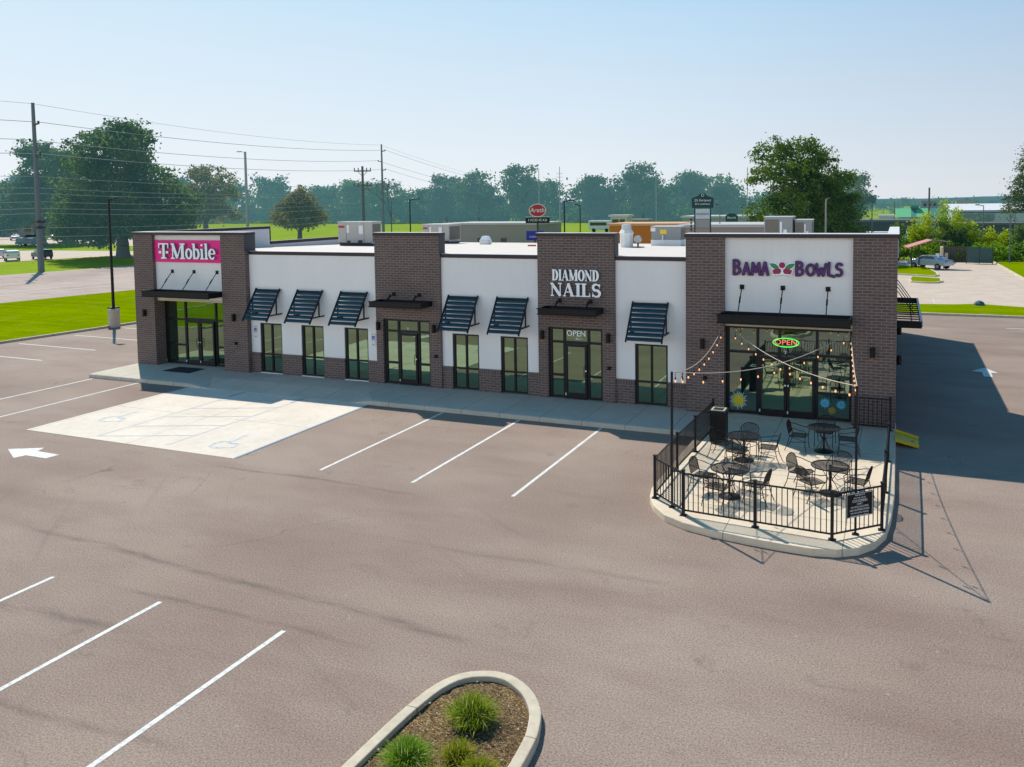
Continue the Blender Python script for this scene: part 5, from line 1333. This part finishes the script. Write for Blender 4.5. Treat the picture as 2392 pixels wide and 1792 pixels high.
# shelter with pink roof (tilted panels on posts)
t=thing('shelter','small shelter with a tilted pink roof on thin posts','shelter',(2.,71.,G))
m1=MB();a=[(.55,71.0,G+2.45),(1.0,69.6,G+2.35),(3.35,70.2,G+3.15),(2.9,71.6,G+3.2)];m1.add(a+[(x,y,z-.1) for x,y,z in a],[(0,1,2,3),(7,6,5,4),(0,4,5,1),(1,5,6,2),(2,6,7,3),(3,7,4,0)]);m1.build('roof',simple('pink_roof',(.52,.20,.19),.7),t)
m1=MB();a=[(3.35,70.2,G+3.15),(5.2,70.7,G+2.9),(5.0,71.9,G+2.95),(2.9,71.6,G+3.2)];m1.add(a+[(x,y,z-.09) for x,y,z in a],[(0,1,2,3),(7,6,5,4),(0,4,5,1),(1,5,6,2),(2,6,7,3),(3,7,4,0)]);m1.build('rear_roof_panel',simple('brown_roof',(.10,.07,.06),.7),t)
for x,y,h in ((1.35,70.3,2.4),(2.1,70.6,2.7),(4.6,71.6,2.85)): m1=MB();m1.cyl((x,y,G),(x,y,G+h),.06);m1.build('post',M['insul'],t)
t=thing('fuel_dispenser','slim white and blue service post behind the silver car','service post',(3.9,70.3,G))
m1=MB();m1.box(3.75,4.05,70.2,70.4,G,G+1.2);m1.build('cabinet',simple('blueish',(.12,.2,.4),.5),t);m1=MB();m1.box(3.72,4.1,70.18,70.42,G+1.2,G+1.7);m1.build('head',M['labelwhite'],t)
# dumpster enclosure
t=thing('board_fence','dark weathered board enclosure at the end of the driveway','fence',(6.4,82.3,G))
m1=MB()
for k in range(26): x=5.0+k*.1;m1.box(x,x+.09,82.2+.01*(k%2),82.26,G,G+1.85+.03*((k*7)%3)/3)
m1.build('boards',simple('dark_boards',(.10,.09,.08),.9,vs=6,var=.3),t);m1=MB();m1.box(4.65,4.95,80.2,82.2,G,G+1.85);m1.build('block_wall_end',M['kerb'],t)
t=thing('utility_box','small pale utility box beside the block wall end','utility box',(5.25,80.8,G));m1=MB();m1.box(5.1,5.45,80.7,81,G,G+1.1);m1.box(5.07,5.48,80.67,81.03,G+1.1,G+1.14);m1.build('cabinet',M['acgrey'],t)
t=thing('dumpster_gate','green slatted metal double gate screening the dumpster','gate',(8.7,79.4,G))
for k in range(2):
    m1=MB();x0=7.35+k*1.35;m1.box(x0+.03,x0+1.3,79.36,79.42,G+.1,G+1.95-.12*k);m1.build('gate_leaf',simple('gate_green',(.03,.085,.085),.6,vs=5,var=.2),t)
for x in (7.33,8.68,10.03): m1=MB();m1.box(x-.04,x+.04,79.33,79.45,G,G+2.1-.05*(x-7));m1.build('post',M['insul'],t)
t=thing('speaker_tent','small teal dome tent-like cover on the grass strip','cover',(5.3,36.3,G));m1=MB();m1.lathe([(.36,0),(.34,.12),(.25,.25),(.1,.32),(.02,.34)],(5.3,36.3,zl),8);m1.build('dome',simple('teal_fabric',(.03,.10,.13),.7),t)

# ------------------------------------------------------------------ buildings far off
def lowbuilding(name,label,x0,x1,y0,y1,h,wall,roofm,base=None,openings=(),extra=None,haze=.8,rz=0):
    t=thing(name,label,'building',((x0+x1)/2,(y0+y1)/2,G))
    m1=MB();m1.box(x0,x1,y0,y1,G,G+h);m1.build('walls',wall,t)
    m1=MB();m1.box(x0-.25,x1+.25,y0-.25,y1+.25,G+h,G+h+.3);m1.build('roof',roofm,t)
    if base: m1=MB();m1.box(x0-.03,x1+.03,y0-.03,y0,G,G+h*.28);m1.build('base_band',base,t)
    for (a,b,c,d) in openings:
        m1=MB();m1.box(x0+a,x0+b,y0-.04,y0-.005,G+c,G+d);m1.build('window',M['carglass'],t)
    t.rotation_euler=(0,0,rz)
    return t
fb=lambda n,c,h=.8:simple(n,c,.8,haze=h,vs=.3)
lowbuilding('long_shed','long beige single-storey building behind the roof centre',-66.,-50.,86.,96.,4.4,fb('beige_wall',(.27,.25,.21)),fb('beige_roof',(.42,.42,.42)),fb('beige_base',(.2,.18,.16)),[(2,3,1,2.4),(6,7.4,1.,2.4),(10,11,1,2.4)])
lowbuilding('orange_building','orange single-storey building behind the vent stack',-35.2,-25.6,76.,84.,4.55,fb('orange_wall',(.50,.15,.012),.3),fb('orange_roof',(.62,.34,.18),.3),fb('brickred_base',(.13,.045,.03),.4),[])
lowbuilding('roof_kiosk','small white and orange turret beyond the orange building',-41.0,-38.3,94,96.5,5.4,fb('turret_wall',(.5,.5,.46)),fb('turret_roof',(.6,.6,.6)),fb('turret_orange',(.45,.17,.04)),[(.3,1.3,3.9,5.0),(1.5,2.3,3.9,5.0)])
lowbuilding('long_shed','long mauve-grey building between the grey rooftop unit and the right brick tower',-21.3,-12.0,58.,68.,4.9,fb('mauve_wall',(.28,.24,.235),.3),fb('mauve_roof',(.45,.44,.45),.3),None,[])
lowbuilding('long_shed','low pale grey building left of the dark green shopping sign',-36.,-24.,120.,130.,4.7,fb('palegrey_wall',(.26,.28,.27)),fb('palegrey_roof',(.5,.5,.52)),None,[(4,10,2.6,3.9)])
lowbuilding('long_shed','low dark navy building right of the big bright tree',-9.,2.6,120.,126.,3.9,fb('navy_wall',(.035,.05,.075),.5),fb('navy_roof',(.12,.14,.17),.5),fb('maroon_base',(.05,.02,.025),.5),[])
lowbuilding('white_block','small white block building left of the green roof',-3.3,-.9,135.,139.,4.4,fb('whiteblock_wall',(.5,.5,.5)),fb('whiteblock_roof',(.6,.6,.6)))
t=thing('green_roof_store','white building with a sloping bright green roof','building',(3.8,142,G))
m1=MB();m1.box(-.2,7.8,140.6,150,G,G+4.4);m1.build('walls',fb('store_wall',(.5,.52,.5)),t)
gr=fb('green_roof_light',(.10,.45,.20));gd=fb('green_roof_dark',(.02,.18,.14))
for k,(a,b,m_) in enumerate(((-.6,2.1,gr),(2.1,3.0,gd),(3.0,5.3,gr),(5.3,8.1,gd))):
    m1=MB();m1.add([(a,139.6,G+4.2),(b,139.6,G+4.2),(b,143.4,G+5.8),(a,143.4,G+5.8)],[(0,1,2,3)]);m1.build('roof_panel',m_,t)
m1=MB();m1.box(2.0,3.4,142.,143.5,G+5.8,G+6.3);m1.build('roof_cupola',gd,t)
t=thing('warehouse','wide pale warehouse with a white roof and a dark blue band','building',(22,176,G))
m1=MB();m1.box(10.5,45,170,200,G,G+5.0);m1.build('walls',fb('warehouse_wall',(.36,.42,.44)),t)
m1=MB();m1.box(10.4,45.1,169.8,170,G+4.4,G+4.6);m1.build('blue_band',fb('band_blue',(.02,.04,.12)),t)
m1=MB();m1.add([(10,169.7,G+5.),(46,169.7,G+5.),(46,200,G+6.2),(10,200,G+6.2)],[(0,1,2,3)]);m1.build('roof',fb('warehouse_roof',(.7,.7,.72)),t)
m1=MB();m1.box(11.5,18.5,169.7,169.99,G+2.6,G+4.2);m1.build('loading_bay',fb('bay_grey',(.16,.18,.18)),t)
lowbuilding('long_shed','low dark red and navy building under the pale warehouse',8.5,20.,118.,124.,3.4,fb('navy_wall2',(.03,.05,.07),.5),fb('navy_roof2',(.08,.09,.1),.5),fb('red_base2',(.10,.02,.03),.5))
for i,(x,y,h,w_,c,l) in enumerate([(24,395,8.6,7,(.34,.26,.18),'tan block building on the horizon'),(52,400,9.2,16,(.10,.12,.13),'dark low-rise block on the horizon at the right'),(10,420,8.6,8,(.2,.12,.11),'small brownish block on the horizon left of the tan one')]):
    lowbuilding('far_block',l,x,x+w_,y,y+12,h*.72,fb('far_wall%d'%i,c,.7),fb('far_roof%d'%i,tuple(q*.8 for q in c),.7),None,[(1+2.2*k,2.2+2.2*k,h*.45,h*.6) for k in range(int(w_/2.4))])
t=thing('brick_school_building','long low brick building with a grey roof at the far left','building',(-222,135,G))
m1=MB();m1.box(-262,-186,132,150,G,G+4.2);m1.build('walls',brick_mat('far_brick',(.16,.10,.08),(.13,.08,.07),(.2,.17,.15),bw=.4,rh=.15,haze=.8),t)
m1=MB();m1.add([(-264,130,G+4.2),(-184,130,G+4.2),(-186,141,G+7.6),(-262,141,G+7.6)],[(0,1,2,3)]);m1.build('roof',fb('school_roof',(.30,.32,.34)),t)
for k in range(12): m1=MB();m1.box(-258+k*6,-255.5+k*6,131.9,131.99,G+1.2,G+3);m1.build('window',M['carglass'],t)
t=thing('white_bus','white camper-like vehicle on the field edge below the woods','vehicle',(-67,163,G));m1=MB();m1.box(-74,-67.5,175,177.6,G+.5,G+3.);m1.build('body',fb('camper_white',(.6,.62,.65)),t,bevel=.2);m1=MB();m1.box(-73.5,-69,174.95,174.99,G+1.7,G+2.5);m1.build('window',M['carglass'],t);m1=MB();m1.cyl((-72.5,175,G+.5),(-72.5,175.3,G+.5),.5,n=12);m1.cyl((-69,175,G+.5),(-69,175.3,G+.5),.5,n=12);m1.build('wheel',M['tyre'],t)
lowbuilding('long_shed','low dark grey shed right of the white camper on the field edge',-66,-58.5,176,180,3.0,fb('shed_dark',(.1,.11,.11)),fb('shed_roof',(.4,.35,.3)),None,[(1,2,1.2,2.2),(3,4,1.2,2.2),(5,6,1.2,2.2)])
# white vehicle-like roofs right behind the building corner
t=thing('white_trailer','long white trailer roof just over the right end of the building','trailer',(-1.6,110,G));m1=MB();m1.box(-4.8,1.3,110,112,G+.6,G+2.55);m1.build('body',M['white'],t,bevel=.1);m1=MB();m1.box(-.9,1.0,109.9,109.99,G+2.1,G+2.4);m1.build('window',M['carglass'],t);m1=MB();m1.cyl((-4,110.,G+.4),(-4,110.3,G+.4),.4,n=12);m1.cyl((0.2,110.,G+.4),(0.2,110.3,G+.4),.4,n=12);m1.build('wheel',M['tyre'],t)

# ------------------------------------------------------------------ poles, wires, pylon signs
def upole(name,label,x,y,h,r0,r1,mat,lean=(0,0)):
    t=thing(name,label,'pole',(x,y,G));m1=MB();m1.cyl((x,y,G-.2),(x+lean[0],y+lean[1],G+h),r0,r1,12);m1.build('shaft',mat,t);return t
PA=Vector((-97.2,41.2,G));PB=Vector((-118.3,147.6,G))
tA=upole('utility_pole','tall steel utility pole with many wires at the left of the photo',PA.x,PA.y,20.6,.38,.19,M['polegrey'])
tB=upole('utility_pole','tall slender dark utility pole near the photo centre',PB.x,PB.y,22.7,.36,.18,M['polegrey'])
def arms(t,P,zs,sides,s=1.2):
    for z,sd in zip(zs,sides):
        m1=MB();dx=Vector((.97,-.2,0))*sd*s;m1.bar((P.x,P.y,G+z),(P.x+dx.x,P.y+dx.y,G+z+.15),.16,.16);m1.cyl((P.x+dx.x,P.y+dx.y,G+z+.05),(P.x+dx.x*1.0,P.y+dx.y,G+z+.45),.12);m1.build('insulator_arm',M['insul'],t)
arms(tA,PA,(17.9,15.9,14.1),(1,-1,1));arms(tB,PB,(20.9,18.4,16.2),(1,-1,1))
for z in (7.5,8.2): m1=MB();m1.box(PA.x-.5,PA.x+.5,PA.y-.5,PA.y+.5,G+z-2.2,G+z-1.9);m1.build('equipment_box',M['insul'],tA)
def wire(label,pts_,sag,r=.022):
    t=thing('power_line',label,'wire',pts_[0],0,'overhead wires');m1=MB()
    for a,b in zip(pts_[:-1],pts_[1:]):
        a=Vector(a);b=Vector(b);K=16;p=[]
        for i in range(K+1):
            f=i/K;q=a.lerp(b,f);q.z-=sag*4*f*(1-f);p.append(q)
        m1.tube(p,r,4)
    m1.build('cable',M['wire'],t)
dAB=(PB-PA).normalized();P0=PA-dAB*110;P0.x-=8;P3=Vector((-132,262,G))
for i,(za,zb,off) in enumerate(((20.5,22.5,0),(18.2,21.2,1.2),(16.2,18.7,-1.2),(14.4,16.5,1.2))):
    o_=Vector((off,0,0));wire('high wire number %s from the top between the two tall poles'%['one','two','three','four'][i],[(P0.x+off,P0.y,G+za),(PA.x+off,PA.y,G+za),(PB.x+off,PB.y,G+zb),(P3.x+off,P3.y,G+zb-8)],1.1,.02 if i==0 else .034)
PC=Vector((-91.8,101.5,G))
for i,(za,zc) in enumerate(((11.7,11.4),(10.3,10.2),(9.6,9.8),(8.6,9.0),(7.8,8.2),(7.2,7.4),(5.4,6.4),(4.3,5.4))):
    wire('lower wire, %s down, from the left pole toward the crossarm pole'%['first','second','third','fourth','fifth','sixth','seventh','eighth'][i],[(P0.x,P0.y,G+za),(PA.x,PA.y,G+za),(PC.x,PC.y,G+zc)],.7,.024)
tC=upole('utility_pole','brown wooden utility pole with two crossarms near the left rooftop unit',PC.x,PC.y,14.9,.32,.2,M['pole'])
for z,w_ in ((14.0,2.9),(11.3,3.1)):
    m1=MB();m1.bar((PC.x-w_/2,PC.y-w_*.2,G+z),(PC.x+w_/2,PC.y+w_*.2,G+z),.18,.2);m1.bar((PC.x-w_*.3,PC.y-w_*.12,G+z),(PC.x,PC.y,G+z-1.),.08,.08);m1.bar((PC.x+w_*.3,PC.y+w_*.12,G+z),(PC.x,PC.y,G+z-1.),.08,.08);m1.build('crossarm',M['pole'],tC)
    for f in (-.48,-.25,.25,.48): m1=MB();m1.cyl((PC.x+f*w_,PC.y+f*w_*.4,G+z+.1),(PC.x+f*w_,PC.y+f*w_*.4,G+z+.6),.09);m1.build('insulator',M['insul'],tC)
def lamp(name,label,x,y,h,r,arm,headsize=.5,mat=None,rz=0,two=False):
    mat=mat or M['polegrey'];t=thing(name,label,'lamp post',(x,y,G));m1=MB();m1.cyl((x,y,G-.1),(x,y,G+h),r,r*.7,10);m1.build('shaft',mat,t)
    m1=MB();dx=arm;m1.tube([(x,y,G+h-.1),(x+dx*.5,y,G+h+.02),(x+dx,y,G+h+.05)],.05,6);m1.build('arm',mat,t)
    m1=MB();m1.box(min(x+dx*.6,x+dx*1.25),max(x+dx*.6,x+dx*1.25),y-.18,y+.18,G+h,G+h+.14);m1.build('lamp_head',M['insul'],t,bevel=.02)
    return t
t=lamp('lamp_post','black lamp post on a round concrete footing beside the left kerb',-46.6,9.2,8.25,.10,.55,mat=M['blackp'])
t.children[0].data.transform(Matrix.Identity(4))
m1=MB();m1.lathe([(.36,-.1),(.36,1.18),(.30,1.22)],(-46.6,9.2,G),18);m1.build('footing',M['kerb'],t)
m1=MB();m1.box(-46.85,-46.35,8.95,9.45,G+1.2,G+1.3);m1.build('base_plate',M['black'],t)
lamp('lamp_post','tall pale ball-field lamp post with an arm to the left',-121.3,103.5,18.7,.33,-1.6,mat=M['lightwood'])
lamp('lamp_post','black lamp post with a head to the right, left of the second brick tower top',-47.6,46.8,8.2,.09,.9,mat=M['blackp'])
lamp('lamp_post','taller dark lamp post above the DIAMOND NAILS tower',-27.5,40.3,7.8,.08,.75,mat=M['blackp'])
lamp('lamp_post','smaller dark lamp post right of the taller one above the nail shop',-34.9,64.2,7.35,.08,-.5,mat=M['blackp'])
lamp('lamp_post','grey lamp post with a flat cap in front of the big bright tree',-5.3,40.3,7.7,.09,.25,mat=M['acgrey2'])
lamp('lamp_post','dark lamp post right of the big bright tree',-3.,80.4,7.2,.09,.3)
lamp('lamp_post','thin tall lamp post on the right-hand grass near the conifer',11.75,79.6,7.3,.08,-.8)
lamp('lamp_post','faint lamp post left of the thin tall one at the right',10.6,99,6.6,.07,-.8)
lamp('lamp_post','faint lamp post right of the thin tall one at the right',15.6,110,6.8,.07,-.7)
lamp('lamp_post','lamp post beside the dark green shopping sign',-17.6,60.5,7.2,.07,-.35)
upole('utility_pole','short wooden pole with fittings left of the tallest feathery tree',5.1,140.4,9.6,.2,.15,M['pole'])
upole('utility_pole','thin pole rising beside the green roof',-.8,150.5,7.,.1,.08,M['pole'])
for i,(x,y,h,l) in enumerate([(-86.,171.,16.5,'pale mast behind the oval sign'),(-81.,173,17,'ladder mast just right of the pale mast'),(-60.,190,14.5,'thin mast behind the orange building'),(-31.,160,15,'thin mast left of the dark green shopping sign'),(-26.,160,14.,'thin mast directly behind the dark green shopping sign'),(-22.5,170,13.6,'thin mast right of the dark green shopping sign'),(-17.,190,16.,'tall thin mast left of the big bright tree')]):
    t=upole('mast',l,x,y,h,.14,.08,M['lightwood'])
    if i==1:
        m1=MB()
        for k in range(9): m1.bar((x-.9,y,G+8+k*.9),(x+.9,y,G+8+k*.9),.08,.08)
        m1.build('rungs',M['lightwood'],t)
t=thing('bare_tree','thin bare dark tree beside the crossarm pole','tree',(-90.,108.,G))
m1=MB();rg=random.Random(9)
def br(p,d,l,r,k):
    q=p+d*l;m1.cyl(p,q,r,r*.65,5,False)
    if k==0:return
    for _ in range(3 if k>1 else 4):
        d2=(d+Vector((rg.uniform(-.7,.7),rg.uniform(-.7,.7),rg.uniform(-.1,.5)))).normalized();br(q,d2,l*.68,r*.6,k-1)
br(Vector((-90,108,G)),Vector((0,0,1)),5.,.14,4);m1.build('branches',M['pole'],t)
for i,(x,y) in enumerate(((-85.,104.5),(-62.,76.))):
    t=thing('fence_post',['short dark post on the field right of the magnolia','short dark T-post left of the black lamp'][i],'post',(x,y,G));m1=MB();m1.cyl((x,y,G),(x,y,G+[2.3,2.4][i]),.07);
    if i: m1.box(x-.4,x+.4,y-.1,y+.1,G+2.3,G+2.6)
    m1.build('post',M['insul'],t)
# roadside signs
def face(x,y): return math.atan2(y+29.5,x)-math.pi/2     # signs turned towards the car park
def signgrp(name,label,x,y):
    return thing(name,label,'sign',(x,y,G))
def local(t,mb,name,mat,rz,x,y):
    me=bpy.data.meshes.new(name);me.from_pydata([tuple(v) for v in mb.v],[],mb.f);me.materials.append(mat);o=bpy.data.objects.new(name,me);C.objects.link(o);o.parent=t;return o
def ltext(t,name,txt,size,loc,mat,sx=1.,shear=0.):
    me=text_mesh(txt,size,extrude=.01);me.materials.clear();me.materials.append(mat)
    me.transform(Matrix.Translation(loc)@Matrix.Rotation(R(90),4,'X')@Matrix(((sx,shear,0,0),(0,1,0,0),(0,0,1,0),(0,0,0,1))))
    o=bpy.data.objects.new(name,me);C.objects.link(o);o.parent=t;return o
x,y=-39.6,62.3;t=signgrp('pylon_sign','red oval sign with white script above a black letter board on a post',x,y);t.rotation_euler=(0,0,face(x,y));t.scale=(.667,.667,.667);t.location.z=G+2.55
m1=MB();m1.cyl((0,0.1,-3.9),(0,.1,5.4),.16);local(t,m1,'post',M['insul'],0,0,0)
m1=MB();m1.wallpoly(arc(0,6.35,1.55,1.18,0,350,30),-.12,.12);local(t,m1,'oval_border',M['white'],0,0,0)
m1=MB();m1.wallpoly(arc(0,6.35,1.42,1.06,0,350,30),-.15,-.121);local(t,m1,'oval_panel',simple('sign_red',(.40,.01,.03),.5),0,0,0)
ltext(t,'script','Areth',1.15,(0,-.165,6.38),M['labelwhite'],.95,.2)
m1=MB();m1.box(-2.15,2.15,-.1,.1,4.1,5.15);local(t,m1,'letter_board',M['black'],0,0,0);m1=MB();m1.box(-2.2,2.2,-.08,.12,5.15,5.22);local(t,m1,'board_rim',M['white'],0,0,0)
ltext(t,'board_letters','F.XZ.8Z 4Z.A26',.62,(0,-.115,4.62),M['labelwhite'],.82)
x,y=-23.9,25.4;t=signgrp('street_sign','blue road sign panel with white lettering behind the nail shop tower',x,y);t.rotation_euler=(0,0,face(x,y))
m1=MB();m1.box(-.62,.62,-.03,.03,5.0,5.68);local(t,m1,'panel',simple('deep_blue',(.01,.03,.30),.5),0,0,0);ltext(t,'letters','RUBEN',.17,(-.1,-.045,5.25),M['labelwhite'],1.1);ltext(t,'letters','S  T',.16,(.25,-.045,5.52),M['labelwhite'])
m1=MB();m1.cyl((0,.06,0),(0,.06,5.6),.05);local(t,m1,'post',M['insul'],0,0,0)
x,y=-16.9,48.7;t=signgrp('pylon_sign','dark green arched sign with white script over a white panel',x,y);t.rotation_euler=(0,0,face(x,y))
m1=MB();m1.box(-.78,-.66,-.1,.1,0,7.3);m1.box(.66,.78,-.1,.1,0,7.3);local(t,m1,'post',fb('sign_green_post',(.01,.05,.06),.3),0,0,0)
m1=MB();m1.wallpoly([(-.98,7.0),(.98,7.0),(1.02,7.9),(.7,8.05),(.45,8.12),(.3,8.3),(.12,8.4),(-.12,8.4),(-.3,8.3),(-.45,8.12),(-.7,8.05),(-1.02,7.9)],-.13,.13);local(t,m1,'arched_top',fb('sign_green',(.008,.055,.06),.3),0,0,0)
ltext(t,'script',"2l's Kertpout",.33,(0,-.145,7.72),M['labelwhite'],.88,.15);ltext(t,'script','Er.h cnetnont',.26,(0,-.145,7.38),M['labelwhite'],.95,.1)
m1=MB();m1.torus((0,0,0),.12,.02,14,5);m1.v=[(a,-.145+c,8.2+b) for a,b,c in m1.v];local(t,m1,'emblem',M['labelwhite'],0,0,0)
m1=MB();m1.box(-.66,.66,-.09,.09,6.0,6.9);local(t,m1,'white_panel',simple('pale_panel',(.5,.56,.62),.5),0,0,0);ltext(t,'panel_text','rthsid23une',.27,(0,-.1,6.45),M['insul'],.95)
m1=MB();m1.box(-.66,.66,-.08,.08,5.2,5.9);local(t,m1,'grey_panel',fb('grey_panel',(.3,.3,.31),.3),0,0,0)
x,y=-25.,108.1;t=signgrp('pylon_sign','small dark green sign low behind the shopping sign',x,y);t.rotation_euler=(0,0,face(x,y))
m1=MB();m1.wallpoly([(-.95,4.1),(.95,4.1),(1.0,5.2),(.4,5.6),(-.4,5.6),(-1.0,5.2)],-.1,.1);local(t,m1,'board',fb('small_sign_green',(.01,.06,.07),.4),0,0,0);m1=MB();m1.box(-.1,.1,-.05,.05,0,4.1);local(t,m1,'post',M['insul'],0,0,0);ltext(t,'letters','Berards',.55,(0,-.115,4.9),M['labelwhite'],.8)
